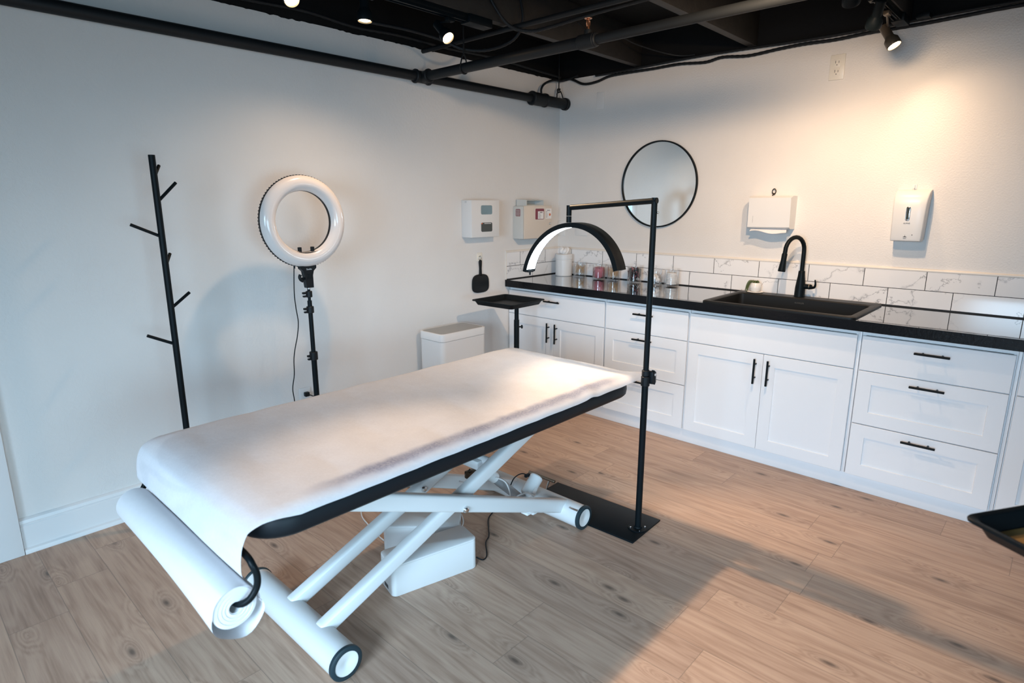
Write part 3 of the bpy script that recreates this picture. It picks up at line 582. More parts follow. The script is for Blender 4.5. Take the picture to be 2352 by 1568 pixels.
for k in range(5): w.box((-.39, -.1216, 1.372+k*.0085), (-.39+.018+.03*g.random(), -.1213, 1.374+k*.0085))
w.box((-.377, -.1216, 1.413), (-.345, -.1213, 1.418))
for k in range(6): w2.box((-.300, -.1182, 1.378+k*.0085), (-.300+.012+.012*g.random(), -.1179, 1.380+k*.0085))
w2.box((-.285, -.1182, 1.428), (-.25, -.1179, 1.432)); obj('print', w, 'ink', dr); obj('print', w2, 'ink', dr)
obj('symbol_dot', MB().lathe([(0, 0), (.010, 0), (.010, .0006), (0, .0006)], (-.252, -.1179, 1.398), (0, -1, 0), 20), 'orange', dr)
obj('lock', MB().lathe([(0, 0), (.009, 0), (.009, .006), (.006, .009), (0, .009)], (-.253, -.1172, 1.331), (0, -1, 0), 20), 'chrome', dr)
w = MB().loft([[(-.52, -.010, 1.4635), (-.318, -.010, 1.4635), (-.318, -.010, 1.512), (-.52, -.010, 1.512)], [(-.52, -.060, 1.4635), (-.318, -.060, 1.4635), (-.318, -.060, 1.512), (-.52, -.060, 1.512)], [(-.522, -.112, 1.4635), (-.318, -.112, 1.4635), (-.318, -.112, 1.508), (-.522, -.112, 1.508)], [(-.516, -.112, 1.470), (-.324, -.112, 1.470), (-.324, -.112, 1.504), (-.516, -.112, 1.504)], [(-.510, -.030, 1.472), (-.33, -.030, 1.472), (-.33, -.030, 1.500), (-.51, -.030, 1.500)]])
obj('drop_hopper', w, 'greyen', sc, 20)
pl = rrect(-.078, 1.388, -.032, 1.442, .008); gr = obj('vent_opening', MB().loft([[(-.5512, y, z) for y, z in pl], [(-.5519, y, z) for y, z in pl]]), 'red', sc)
w = MB()
for k in range(1, 4): w.box((-.5526, -.078+k*.0115-.0013, 1.389), (-.5519, -.078+k*.0115+.0013, 1.441))
for k in range(1, 5): w.box((-.5526, -.077, 1.388+k*.0108-.0013), (-.5519, -.033, 1.388+k*.0108+.0013))
obj('vent_grille', w, 'greyen', gr)
# hand mirror on an adhesive hook
ah = thing('adhesive_hook', 'small clear adhesive hook holding the black hand mirror on the left wall', 'hook', (-.909, -.005, 1.073))
obj('hook_plate', B((-.936, -.005, 1.074), (-.882, -.0006, 1.135), .002), 'ivory', ah)
obj('hook_ring', MB().tube([(-.909+.013*math.cos(a), -.009, 1.098+.013*math.sin(a)) for a in [2*PI*k/18 for k in range(18)]], .0022, 8, close=True).cyl((-.909, -.005, 1.111), (-.909, -.011, 1.111), .004, n=10), 'chrome', ah)
hm = thing('hand_mirror', 'black square hand mirror hanging by its handle under the glove dispenser', 'hand mirror', (-.905, -.008, .85))
hp = [(-.905+.006*0, 0)]
pl = [(-.905+.083*math.copysign(abs(math.cos(a))**.62, math.cos(a))*(1-.06*math.sin(a)), .912+.067*math.copysign(abs(math.sin(a))**.62, math.sin(a))) for a in [2*PI*k/48 for k in range(48)]]
obj('mirror_back', MB().loft([[(x, -.003, z) for x, z in pl], [(x, -.012, z) for x, z in pl], [(-.905+(x+.905)*.95, -.0145, .912+(z-.912)*.94) for x, z in pl]]), 'blackp', hm)
pl = [(-.905-.018, .970), (-.905-.011, .985), (-.905-.0085, 1.02), (-.905-.0125, 1.06), (-.905-.0125, 1.075), (-.905-.007, 1.083), (-.905+.007, 1.083), (-.905+.0125, 1.075), (-.905+.0125, 1.06), (-.905+.0085, 1.02), (-.905+.011, .985), (-.905+.018, .970)]
obj('handle', MB().loft([[(x, -.0035, z) for x, z in pl], [(x, -.0125, z) for x, z in pl], [(-.905+(x+.905)*.7, -.0145, z) for x, z in pl]]), 'blackp', hm, 50)

# outlet low on the left wall, with the ring light's plug
ot = thing('wall_outlet', 'white duplex outlet low on the left wall behind the ring light stand', 'outlet', (-2.333, -.003, .32))
obj('cover_plate', B((-2.368, -.0065, .325), (-2.298, -.0006, .441), .003), 'plast', ot)
for zc in (.405, .361):
    f = obj('socket', MB().lathe([(0, 0), (.0165, 0), (.0165, .0016), (0, .0016)], (-2.333, -.0066, zc), (0, -1, 0), 24), 'plast', ot)
    obj('slots', MB().box((-2.341, -.0088, zc-.002), (-2.339, -.0083, zc+.008)).box((-2.327, -.0088, zc-.002), (-2.325, -.0083, zc+.008)), 'ink', f)
tag(obj('power_plug', MB().box((-2.346, -.034, .392), (-2.318, -.0089, .418), .005).tube([(-2.330, -.034, .405), (-2.318, -.055, .400), (-2.305, -.065, .385), (-2.302, -.06, .34), (-2.31, -.05, .2), (-2.33, -.06, .05), (-2.36, -.09, .004)], .0032, 8, 6), 'blackp'), 'black plug and lead in the low white outlet on the left wall', 'plug')

# ------------------------------------------------------------------ coat rack
rx, ry = -3.062, -.25
cr = thing('coat_rack', 'black metal tree coat rack standing against the left wall', 'coat rack', (rx, ry, 0))
obj('pole', MB().cyl((rx, ry, .012), (rx, ry, 1.684), .0135, bev=.001), 'black', cr)
obj('base', MB().lathe([(0, 0), (.16, 0), (.16, .008), (.155, .012), (0, .012)], (rx, ry, .0003), n=48), 'black', cr)
for z, dx, dy, dz, L in ((1.49, .088, .010, .085, .12), (1.343, -.112, .01, .055, .125), (1.028, .090, .015, .062, .11), (.865, -.107, .01, .055, .12), (1.592, .055, .06, .078, .075), (1.215, .055, .06, .078, .075)):
    d = Vector((dx, dy, dz)).normalized(); p = Vector((rx, ry, z))+d*.012
    obj('branch', MB().cyl(p, Vector((rx, ry, z))+d*L, .0068, n=14, bev=.0008), 'black', cr)
# ------------------------------------------------------------------ ring light
lx, ly, lz = -2.408, -.275, 1.394
rl = thing('ring_light', 'large white ring light on a black tripod stand against the left wall', 'ring light', (lx, ly, 0))
RJ, RN = .190, .0375
w = MB(); N = 72; n = 14; rings = []
for i in range(N+1):
    a = 2*PI*i/N; ring = []
    for k in range(n+1):
        b = PI*k/n; rad = RJ+RN*math.cos(b); ring.append((lx+rad*math.cos(a), ly-.002-.034*math.sin(b), lz+rad*math.sin(a)))
    rings.append(ring)
w.loft(rings, False, False, False); obj('diffuser', w, 'diff', rl, 60, label='glossy white ring-shaped diffuser')
def annulus(r0, r1, y0, y1, n=72): return MB().lathe([(r0, y0), (r1, y0), (r1, y1), (r0, y1), (r0, y0)], (lx, ly, lz), (0, 1, 0), n)
w = annulus(RJ-RN-.001, RJ+RN, -.001, .016)
for k in range(90):
    a = 2*PI*k/90; w.box((-.0022, -.0005, 0), (.0022, .0155, .0035), 0, Matrix.Translation((lx, ly, lz)) @ Matrix.Rotation(a, 4, 'Y') @ Matrix.Translation((0, 0, RJ+RN-.0005)))
obj('housing', w, 'blackp', rl)
w = MB(); zb = lz-(RJ-RN)
w.loft([[(lx+t*.058, y, zb+.0005+.012*(1-t*t)*.35+(t*t)*.011-.006) for t in [-1+2*k/10 for k in range(11)]]+[(lx+t*.058, y, zb-.012+(t*t)*.011) for t in [1-2*k/10 for k in range(11)]] for y in (ly+.012, ly-.020)])
for s in (-.035, .035): w.box((lx+s-.008, ly-.012, zb-.002), (lx+s+.008, ly+.004, zb+.026), .002)
obj('accessory_mount', w, 'blackp', rl)
zt = lz-RJ-RN
w = MB().prism([(-.044, zt+.006), (.044, zt+.006), (.043, zt-.008), (.028, zt-.022), (.022, zt-.045), (.022, zt-.108), (-.016, zt-.108), (-.022, zt-.055), (-.028, zt-.022), (-.043, zt-.008)], lambda p: (lx+p[0], ly+.014, p[1]), lambda p: (lx+p[0], ly-.016, p[1]))
br = obj('bracket', w, 'blackp', rl, 30)
obj('lettering', MB().text('Studio', .012, (lx+.002, ly-.0165, zt-.012), (1, 0, 0), (0, 0, 1)), 'label', br)
w = MB()
for k in range(4): w.box((lx-.012+k*.009, ly-.0185, zt-.062), (lx-.0075+k*.009, ly-.0155, zt-.034), .001)
obj('grip_ribs', w, 'blackp', br)
obj('knob', MB().cyl((lx-.018, ly, zt-.062), (lx-.036, ly, zt-.058), .006, n=12).tube([(lx-.03, ly-.004, zt-.072), (lx-.042, ly-.004, zt-.064), (lx-.047, ly-.004, zt-.05), (lx-.042, ly-.004, zt-.038)], .0078, 10, 5), 'blackp', br)
obj('pole', MB().cyl((lx, ly, .99), (lx, ly, zt-.108), .0075, n=14).cyl((lx, ly, .70), (lx, ly, .99), .0115, n=16).cyl((lx, ly, .16), (lx, ly, .70), .0145, n=16), 'black', rl)
obj('spigot', MB().cyl((lx, ly, zt-.116), (lx, ly, zt-.1082), .0095, n=14), 'chrome', rl)
for z0, z1, r in ((1.008, 1.040, .0165), (.925, .960, .0190), (.672, .716, .0215)):
    w = MB().cyl((lx, ly, z0), (lx, ly, z1), r, n=18, bev=.002).box((lx-.034, ly-.008, z0+.002), (lx-.008, ly+.008, z0+.011), .002).box((lx-.036, ly-.009, z0+.018), (lx-.008, ly+.009, z0+.029), .003)
    obj('clamp_collar', w, 'blackp', rl)
obj('leg_hub', MB().cyl((lx, ly, .435), (lx, ly, .47), .022, n=18, bev=.002).cyl((lx, ly, .155), (lx, ly, .18), .02, n=18, bev=.002), 'blackp', rl)
for k in range(3):
    a = k*2*PI/3+.35; dd = Vector((math.cos(a), math.sin(a)*.7, 0)); p = Vector((lx, ly, .45))+dd*.02; e = Vector((lx, ly, .012))+dd*.26
    lg = obj('leg', MB().tube([p, e], .0085, 10).tube([Vector((lx, ly, .167))+dd*.018, p.lerp(e, .6)], .0055, 8), 'black', rl)
    obj('rubber_foot', MB().ball(e, .0118, 10), 'rubber', lg)
cb = [(-2.467, -.255, 1.172), (-2.467, -.25, 1.158), (-2.476, -.25, 1.037), (-2.473, -.25, .953), (-2.467, -.25, .882), (-2.477, -.25, .813), (-2.496, -.25, .745), (-2.508, -.25, .686), (-2.513, -.25, .605), (-2.528, -.25, .531), (-2.523, -.25, .451), (-2.515, -.25, .2), (-2.49, -.26, .01)]
obj('cable', MB().tube(cb, .0026, 8, 5).cyl((-2.467, -.2555, 1.160), (-2.467, -.255, 1.178), .0045, n=10), 'blackp', rl)

# ------------------------------------------------------------------ trash can
tc = thing('trash_can', 'white rectangular trash can with a grey lid panel against the left wall', 'trash can', (-1.312, -.155, 0))
def tr(i, z, r=.035): return [(p[0], p[1], z) for p in rrect(-1.515+i, -.276+i, -1.110-i, -.036-i, r)]
obj('body', MB().loft([tr(.012, .0005), tr(.012, .03), tr(.002, .36), tr(.002, .6085)]), 'plast', tc, 40)
obj('lid', MB().loft([tr(0, .611), tr(0, .655), tr(.004, .660), tr(.012, .6605, .03), tr(.014, .6575, .03), tr(.05, .657, .03)]), 'plast', tc, 40)
obj('lid_panel', MB().loft([tr(.0145, .6578, .03), tr(.0145, .6602, .03)]), 'lidgrey', tc, 40)

# ------------------------------------------------------------------ tray stands
def tray_stand(cx, cy, z, w, d, yaw, px, py, label, liner=None, rise=.032):
    root = thing('tray_stand', label, 'tray stand', (px, py, 0)); R = Matrix.Translation((cx, cy, 0)) @ Matrix.Rotation(yaw, 4, 'Z')
    def ring(i, zz, r): return [tuple(R @ Vector((p[0], p[1], zz))) for p in rrect(-w/2+i, -d/2+i, w/2-i, d/2-i, r)]
    zb = z-rise
    obj('tray', MB().loft([ring(.028, zb-.003, .02), ring(.014, z-.009, .022), ring(.001, z-.0075, .024), ring(0, z-.003, .025), ring(.002, z, .024), ring(.013, z-.0015, .022), ring(.016, z-.004, .02), ring(.030, zb, .02)]), 'black', root, 50)
    if liner: obj('tray_liner', MB().loft([ring(.034, zb+.0003, .016), ring(.034, zb+.0012, .016)]), liner, root, label='tan paper liner')
    pl_ = MB().cyl((px, py, .44), (px, py, z-rise-.008), .015, n=18).cyl((px, py, .05), (px, py, .705), .0185, n=20)
    obj('pole', pl_, 'black', root)
    w_ = MB().box((px-.05, py-.035, z-rise-.012), (px+.05, py+.035, z-rise-.0035), .002); w_.cyl((px+.02, py-.055, z-rise-.02), (px+.02, py-.055, z-rise-.0035), .004, n=10); obj('tray_bracket', w_, 'black', root)
    dk = Vector((.83, -.55, 0)).normalized(); p0 = Vector((px, py, .655))
    obj('height_knob', MB().cyl(p0+dk*.015, p0+dk*.034, .005, n=10).lathe([(0, 0), (.012, 0), (.0135, .003), (.012, .009), (0, .01)], p0+dk*.033, dk, 16), 'blackp', root)
    for k in range(2):
        a = yaw+(PI/2)*(k-.5); u = Vector((math.cos(a), math.sin(a), 0)); obj('foot', MB().tube([Vector((px, py, .055))-u*.20, Vector((px, py, .055))+u*.20], .012, 12), 'black', root)
        for s in (-1, 1): obj('caster', MB().cyl(Vector((px, py, .022))+u*.19*s+Vector((-.009, 0, 0)), Vector((px, py, .022))+u*.19*s+Vector((.009, 0, 0)), .0215, n=18, bev=.003).cyl(Vector((px, py, .03))+u*.19*s, Vector((px, py, .05))+u*.19*s, .006, n=8), 'rubber', root)
    return root
tray_stand(-1.02, -.395, .850, .355, .370, math.radians(2), -.99+.02, -.425, 'black tray stand with an empty tray in front of the corner cabinet')
tray_stand(-2.416, -3.335, .85, .40, .36, math.radians(-32), -2.40, -3.35, 'black tray stand cut by the right edge, its tray lined with tan paper', 'kraft')

# ------------------------------------------------------------------ half-moon lamp
px, py = -1.703, -1.864
ml = thing('floor_lamp', 'black half-moon floor lamp with a lit curved strip, leaning over the treatment bed', 'floor lamp', (px, py, 0))
a0 = math.radians(2)
R = Matrix.Translation((px, py, 0)) @ Matrix.Rotation(a0, 4, 'Z')
obj('base_plate', MB().box((-.125, -.045, .0005), (.135, .565, .0085), .001, R), 'black', ml)
fl = obj('pole_flange', MB().lathe([(0, .0088), (.045, .0088), (.045, .0125), (.02, .013), (.0185, .02), (0, .02)], (px, py, 0), n=32), 'black', ml)
w = MB()
for k in range(4): a = PI/4+k*PI/2; w.cyl((px+.034*math.cos(a), py+.034*math.sin(a), .0126), (px+.034*math.cos(a), py+.034*math.sin(a), .0145), .0038, n=8)
obj('flange_screws', w, 'chrome', fl)
obj('pole', MB().cyl((px, py, .02), (px, py, .745), .0145, n=20).cyl((px, py, .74), (px, py, 1.508), .0125, n=20), 'black', ml)
w = MB().cyl((px, py, .700), (px, py, .744), .0195, n=20, bev=.002).cyl((px, py, .747), (px, py, .772), .0175, n=20, bev=.002); w.box((px+.008, py-.030, .71), (px+.030, py-.006, .766), .003)
cl = obj('clamp', w, 'blackp', ml)
w = MB().loft([[(px+.020, py-.032, .772), (px+.038, py-.030, .760), (px+.040, py-.030, .715), (px+.028, py-.032, .705)], [(px+.020, py-.018, .772), (px+.038, py-.016, .760), (px+.040, py-.016, .715), (px+.028, py-.018, .705)]]); obj('clamp_lever', w, 'blackp', cl, 30)
obj('clamp_screw', MB().cyl((px+.024, py-.034, .752), (px+.024, py-.0305, .752), .006, n=12), 'chrome', cl)
ay = -1.422
obj('arm', MB().cyl((px, py-.012, 1.496), (px, ay-.011, 1.466), .0122, n=18).cyl((px, ay, 1.476), (px, ay, 1.428), .0122, n=18).cyl((px, ay, 1.4262), (px, ay, 1.398), .0122, n=18), 'black', ml)
obj('arm_screw', MB().ball((px+.006, py-.0145, 1.448), .005, 10), 'chrome', ml)
# arc in the plane of the arm, sagging a little towards the far tip
RA = .288; th0 = math.radians(77); sag = math.radians(-4.6); xw0, xw1 = px-.008, px+.062
acz = 1.397-RA
def arcp(t, r, x):     # t: angle from straight up, + towards the pole (-Y)
    a = t+0; y = -r*math.sin(a); z = r*math.cos(a); y2 = y*math.cos(sag)-(z-RA)*math.sin(sag)*-1*0 - 0; 
    zz = z-RA; yy = y; c, s = math.cos(sag), math.sin(sag)
    return (x, ay+yy*c-zz*s*-1*0+0, 1.397+zz+yy*math.tan(sag))
NA = 48; ts = [-th0+2*th0*k/NA for k in range(NA+1)]
w = MB().loft([[arcp(t, RA, xw0), arcp(t, RA, xw1), arcp(t, RA-.022, xw1), arcp(t, RA-.022, xw1-.003), arcp(t, RA-.017, xw1-.003), arcp(t, RA-.017, xw0+.003), arcp(t, RA-.022, xw0+.003), arcp(t, RA-.022, xw0)] for t in ts])
ac = obj('arc', w, 'black', ml, 40)
ts2 = [-th0+.05+(2*th0-.1)*k/NA for k in range(NA+1)]
obj('led_strip', MB().loft([[arcp(t, RA-.0173, xw0+.004), arcp(t, RA-.0173, xw1-.004), arcp(t, RA-.0213, xw1-.004), arcp(t, RA-.0213, xw0+.004)] for t in ts2]), 'led', ac, 60)
e = arcp(-th0, RA-.012, (xw0+xw1)/2+.004)
obj('end_switch', MB().box((e[0]-.02, e[1]-.012, e[2]-.004), (e[0]+.02, e[1]+.006, e[2]+.006), .001).cyl((e[0], e[1]-.004, e[2]-.018), (e[0], e[1]-.004, e[2]-.003), .005, n=10), 'blackp', ac)

# ------------------------------------------------------------------ treatment bed
tb = thing('treatment_bed', 'electric treatment bed with a black pad on a white scissor base', 'treatment bed', (-2.5, -1.36, 0))
bx0, bx1, by0, by1 = -3.415, -1.640, -1.786, -.962
def pr(i, z, r): return [(p[0], p[1], z) for p in rrect(bx0+i, by0+i, bx1-i, by1-i, r, 8)]
obj('pad', MB().loft([pr(.035, .632, .10), pr(.012, .636, .11), pr(.002, .646, .12), pr(0, .662, .12), pr(.001, .680, .12), pr(.006, .695, .118), pr(.016, .706, .11), pr(.032, .712, .10), pr(.07, .714, .08)]), 'pad', tb, 60, label='padded black vinyl top')
w = MB()
for y in (-1.58, -1.14): w.box((bx0+.12, y-.02, .590), (bx1-.12, y+.02, .6315), .003)
for x in (bx0+.14, -2.5, bx1-.14): w.box((x-.02, -1.60, .592), (x+.02, -1.12, .629), .003)
obj('top_frame', w, 'white', tb)
RB = .0545
def base(xc, y0, y1):
    t = obj('base_tube', MB().cyl((xc, y0+.012, RB+.0035), (xc, y1-.012, RB+.0035), RB, n=40), 'white', tb)
    for y, s in ((y0, 1), (y1, -1)):
        obj('rubber_ring', MB().lathe([(RB-.012, 0), (RB-.002, 0), (RB+.003, .003), (RB+.003, .014), (RB, .017), (RB-.012, .017)], (xc, y, RB+.0035), (0, s, 0), 40), 'rubber', t)
        obj('end_cap', MB().lathe([(0, .0045), (.012, .0045), (.014, .0035), (.026, .0035), (.028, .0028), (RB-.0125, .002), (RB-.0122, .012), (0, .012)], (xc, y, RB+.0035), (0, s, 0), 40), 'plast', t)
    return t
bt1 = base(-3.128, -1.670, -1.035); bt2 = base(-1.872, -1.682, -1.045)
obj('glide_clip', MB().box((-1.909, -1.664, .0975), (-1.899, -1.615, .1045), .001), 'chrome', bt2)
def beam(name, p, q, w_, h, bev=.012):
    p = Vector(p); q = Vector(q); d = (q-p); L = d.length; X = d.normalized(); Y = Vector((0, 1, 0)); Z = X.cross(Y); mx = Matrix(((X.x, Y.x, Z.x, p.x), (X.y, Y.y, Z.y, p.y), (X.z, Y.z, Z.z, p.z), (0, 0, 0, 1)))
    return MB().box((0, -w_/2, -h/2), (L, w_/2, h/2), bev, mx, 3)
arms = {}
for y in (-1.505, -1.305): arms[y] = obj('lift_arm', beam('a', (-3.125, y, .088), (-1.86, y, .585), .044, .058), 'white', tb)
for y in (-1.562, -1.245): arms[y] = obj('lift_arm', beam('b', (-1.872, y, .078), (-3.13, y, .590), .044, .064), 'white', tb)
zc_ = .088+(.585-.088)*((-2.53+3.125)/1.265)
obj('pivot_bolt', MB().lathe([(0, .012), (.006, .012), (.011, .009), (.013, .003), (.013, 0), (0, 0)], (-2.53, -1.5842, zc_+.005), (0, -1, 0), 18), 'chrome', arms[-1.562])
obj('pivot_bolt', MB().lathe([(0, .012), (.006, .012), (.011, .009), (.013, .003), (.013, 0), (0, 0)], (-2.53, -1.3272, zc_+.005), (0, -1, 0), 18), 'chrome', arms[-1.305])
obj('cross_member', MB().cyl((-2.30, -1.483, .42), (-2.30, -1.327, .42), .018, n=18).box((-2.345, -1.46, .385), (-2.275, -1.35, .425), .006), 'white', tb)
obj('bottom_cross', B((-2.01, -1.483, .05), (-1.965, -1.327, .08), .006), 'white', tb)
acy = -1.405
ac_ = obj('actuator', MB().cyl((-1.985, acy, .085), (-2.20, acy, .292), .021, n=20).cyl((-2.20, acy, .292), (-2.30, acy, .388), .012, n=16), 'grey', tb)
obj('actuator_collar', MB().cyl((-2.188, acy, .281), (-2.228, acy, .319), .0265, n=20, bev=.003), 'white', ac_)
obj('motor', MB().cyl((-1.985, acy-.012, .125), (-1.905, acy-.012, .195), .033, n=12, bev=.006).box((-2.02, acy-.025, .06), (-1.955, acy+.025, .115), .008), 'white', ac_)
obj('motor_label', B((-.018, -.0335, -.012), (.012, -.0328, .012), 0, Matrix.Translation((-1.958, acy-.012, .15)) @ Matrix.Rotation(-.7, 4, 'Y')), 'label', ac_)
obj('motor_cable', MB().tube([(-1.93, acy-.02, .118), (-1.97, acy-.05, .13), (-2.02, acy-.045, .16), (-2.06, acy-.02, .15), (-2.04, acy+.01, .11), (-2.0, acy, .09)], .0035, 8, 6).tube([(-2.21, acy-.028, .30), (-2.17, acy-.05, .27), (-2.15, acy-.06, .21), (-2.15, acy-.05, .17), (-2.12, acy-.02, .14)], .003, 8, 6).tube([(-2.215, acy, .32), (-2.27, acy-.01, .30), (-2.34, acy, .31), (-2.40, acy, .34)], .003, 8, 6), 'cordw', ac_)
obj('motor_lead', MB().tube([(-1.93, acy+.01, .19), (-1.965, acy+.03, .215), (-2.0, acy+.05, .20), (-2.02, acy+.06, .16)], .0028, 8, 6).box((-1.955, acy+.016, .192), (-1.925, acy+.030, .206), .003), 'blackp', ac_)
w = MB()
w.tube([(-2.315, acy+.02, .36), (-2.335, acy+.03, .33), (-2.30, acy+.02, .31), (-2.285, acy+.03, .335)], .006, 8, 4).box((-2.335, acy+.005, .318), (-2.275, acy+.04, .352), .004); obj('limit_switch', w, 'beads', tb)
pd = obj('foot_pedal', MB().cyl((-1.778, -1.255, .122), (-1.778, -1.425, .122), .0085, n=16, bev=.001), 'bronze', tb, label='bronze steel pedal bar')
obj('pedal_stem', MB().cyl((-1.778, -1.388, .118), (-1.80, -1.385, .067), .005, n=10).cyl((-1.778, -1.29, .118), (-1.80, -1.29, .067), .005, n=10), 'chrome', pd)
obj('cable_clip', B((-2.165, -1.583, .150), (-2.115, -1.545, .160), .001, Matrix.Translation((0, 0, .0))), 'plast', tb)
for y, s in ((-1.792, 1), (-.956, -1)):      # paper roll hooks at the foot end
    pts = [(-3.34, y+s*.34, .617), (-3.40, y+s*.31, .622), (-3.430, y+s*.25, .629), (-3.4345, y+s*.12, .631), (-3.436, y+s*.025, .628), (-3.4345, y-s*.001, .613), (-3.428, y-s*.005, .585), (-3.4315, y-s*.004, .552), (-3.450, y+s*.001, .525), (-3.468, y+s*.02, .511), (-3.476, y+s*.07, .507)]
    obj('roll_holder', MB().tube(pts, .0088, 12, 6), 'black', tb, 60, label='black bent tube holder')

# paper sheet drawn from the roll over the pad
NX, NY = 130, 60; rnd = random.Random(11)
def sheet_path(u):   # (x, z) along the length; u 0 = head end, 1 = roll
    P = [(-1.585, .704), (-1.64, .716), (-1.72, .7185), (-2.2, .7185), (-2.8, .7185), (-3.25, .7185), (-3.34, .717), (-3.395, .708), (-3.432, .688), (-3.449, .655), (-3.456, .615), (-3.456, .582), (-3.440, .556), (-3.4205, .525), (-3.4185, .495)]
    d = [0]
    for a, b in zip(P[:-1], P[1:]): d.append(d[-1]+math.hypot(a[0]-b[0], a[1]-b[1]))
    L = u*d[-1]
    for i in range(len(P)-1):
        if L <= d[i+1] or i == len(P)-2:
            t = (L-d[i])/(d[i+1]-d[i]); p0 = Vector(P[max(i-1, 0)]); p1 = Vector(P[i]); p2 = Vector(P[i+1]); p3 = Vector(P[min(i+2, len(P)-1)])
            q = .5*((2*p1)+(-p0+p2)*t+(2*p0-5*p1+4*p2-p3)*t*t+(-p0+3*p1-3*p2+p3)*t**3); q2 = p1.lerp(p2, t); q = q2.lerp(q, .7); return q.x, q.y
us = sorted([.012*k for k in range(0, 9)]+[.10+.0074*k for k in range(0, 95)]+[.805+.195*k/60 for k in range(61)])
rows = []
for u in us:
    x, z = sheet_path(u); row = []
    hang = max(0, min(1, (x+3.30)/-.13)); top_ = 1-hang
    for j in range(NY+1):
        v = j/NY; y0 = -1.786-.004*top_ + .018*hang; y1 = -.962+.002*top_-.012*hang
        s = -.0+v
        # arc length across the width, draping a little down both long sides of the pad
        W_ = (y1-y0); wv = .018+.010*math.sin(x*5.1)+.006*math.sin(x*13+1)
        q = (v*(W_+.028)-.014)  # distance from the near top edge line
        y = y0+q; dz = 0
        edge = .04
        for sgn, dist in ((1, q), (-1, W_-q)):
            if dist < edge:
                t = (edge-dist)/edge
                dz -= .013*top_*t*t if t < 1 else top_*(.013+.013*2*(t-1)+wv*0)
                lim = y0 if sgn > 0 else y1
                if dist < 0: y = lim-(.004 if sgn > 0 else -.004)+dist*.25
        # soft wrinkles
        wr = .0022*math.sin(9*x+4*y)*math.sin(5*y+3)+.0012*math.sin(23*x-11*y)
        bump_ = .004*math.exp(-((x+2.0)/.25)**2)*math.exp(-((y+1.70)/.05)**2)+.006*math.exp(-((x+1.95-(y+1.7)*.6)/.03)**2)*max(0, min(1, (-1.55-y)/.1))
        dip = -.0015
        zz = z+dz+(abs(wr)+bump_)*top_+.0015
        xx = x-(wr*1.2 if hang > .2 else 0)
        # lifted corner at the head end, near side
        if u < .11 and q < .12:
            t = (1-u/.11)*(1-q/.12); xx += .036*t; zz += .012*t; y -= .012*t
        row.append((xx, y, zz))
    rows.append(row)
me = MB().loft(rows, False, False, False)
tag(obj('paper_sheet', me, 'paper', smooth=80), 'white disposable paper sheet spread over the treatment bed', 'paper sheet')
# the roll itself
pr_ = thing('paper_roll', 'thick white paper roll hanging at the foot end of the treatment bed', 'paper roll', (-3.478, -1.376, .44))
rxc, rzc, rr0 = -3.478, .506, .0555; ya, yb = -1.772, -.988
w = MB().lathe([(.017, .03), (.017, 0), (.026, .0015), (.0262, 0), (.034, .0012), (.0342, 0), (.044, .0012), (.0442, 0), (rr0-.004, .0005), (rr0, .004), (rr0, yb-ya-.006), (rr0-.006, yb-ya), (.017, yb-ya), (.017, yb-ya-.03)], (rxc, ya, rzc), (0, 1, 0), 56)
obj('wound_paper', w, 'roll', pr_)
obj('core_tube', MB().lathe([(.0168, .002), (.0168, yb-ya-.002), (.0145, yb-ya-.002), (.0145, .002), (.0168, .002)], (rxc, ya, rzc), (0, 1, 0), 28), 'plast', pr_)
rings = []
for i in range(25):
    t = i/24; y = ya-.002+t*(yb-ya-.002); sg = .030*(1-t)**2.2; ring = []
    for k in range(33):
        a = math.radians(-2-296*k/32); wgt = max(0., -math.sin(a))**.8; r = rr0+.0004+.0008*wgt+sg*wgt*(1+.10*math.sin(k*.9+2*t)); ring.append((rxc+r*math.cos(a)+.010*(1-t)*wgt, y, rzc+r*math.sin(a)))
    rings.append(ring)
obj('loose_layer', MB().loft(rings, False, False, False), 'roll', pr_, 70)

# ------------------------------------------------------------------ cable boxes and cords under the bed
def cable_box(cx, cy, ang, L, Wd, h, label):
    root = thing('cable_box', label, 'cable box', (cx, cy, 0), 'white cable boxes under the bed'); R = Matrix.Translation((cx, cy, 0)) @ Matrix.Rotation(ang, 4, 'Z')
    def ring(i, z): return [tuple(R @ Vector((p[0], p[1], z))) for p in rrect(-L/2+i, -Wd/2+i, L/2-i, Wd/2-i, .022, 6)]
    obj('box_body', MB().loft([ring(.002, .0005), ring(0, .003), ring(0, h-.0085)]), 'plast', root, 45)
    obj('lid', MB().loft([ring(.0, h-.0078), ring(0, h-.002), ring(.002, h), ]), 'plast', root, 45)
    obj('cable_slot', MB().box((-L/2-.0006, -.018, .014), (-L/2+.0, .018, .030), 0, R), 'ink', root)
    obj('cable_slot', MB().box((L/2-.0, -.012, h-.03), (L/2+.0006, .012, h-.012), 0, R), 'ink', root)
    return root
cbA = cable_box(-2.588, -1.424, math.radians(-14), .375, .130, .136, 'white cable box lying nearer the camera under the bed')
cbB = cable_box(-2.466, -1.232, math.radians(-47), .33, .130, .128, 'white cable box lying behind the front one under the bed')
obj('power_cord', MB().tube([(-2.398, -1.50, .022), (-2.372, -1.515, .004), (-2.335, -1.50, .004), (-2.272, -1.43, .0045), (-2.223, -1.40, .004), (-2.177, -1.352, .004), (-2.112, -1.287, .004), (-2.048, -1.257, .004), (-1.99, -1.235, .004)], .003, 8, 6), 'blackp', cbA, label='black power cord')
obj('power_cord', MB().tube([(-2.44, -.65, .0035), (-2.474, -.747, .0035), (-2.517, -.827, .0035), (-2.538, -.905, .0035), (-2.56, -1.0, .0035), (-2.57, -1.08, .0035)], .0032, 8, 6), 'cordw', cbB)
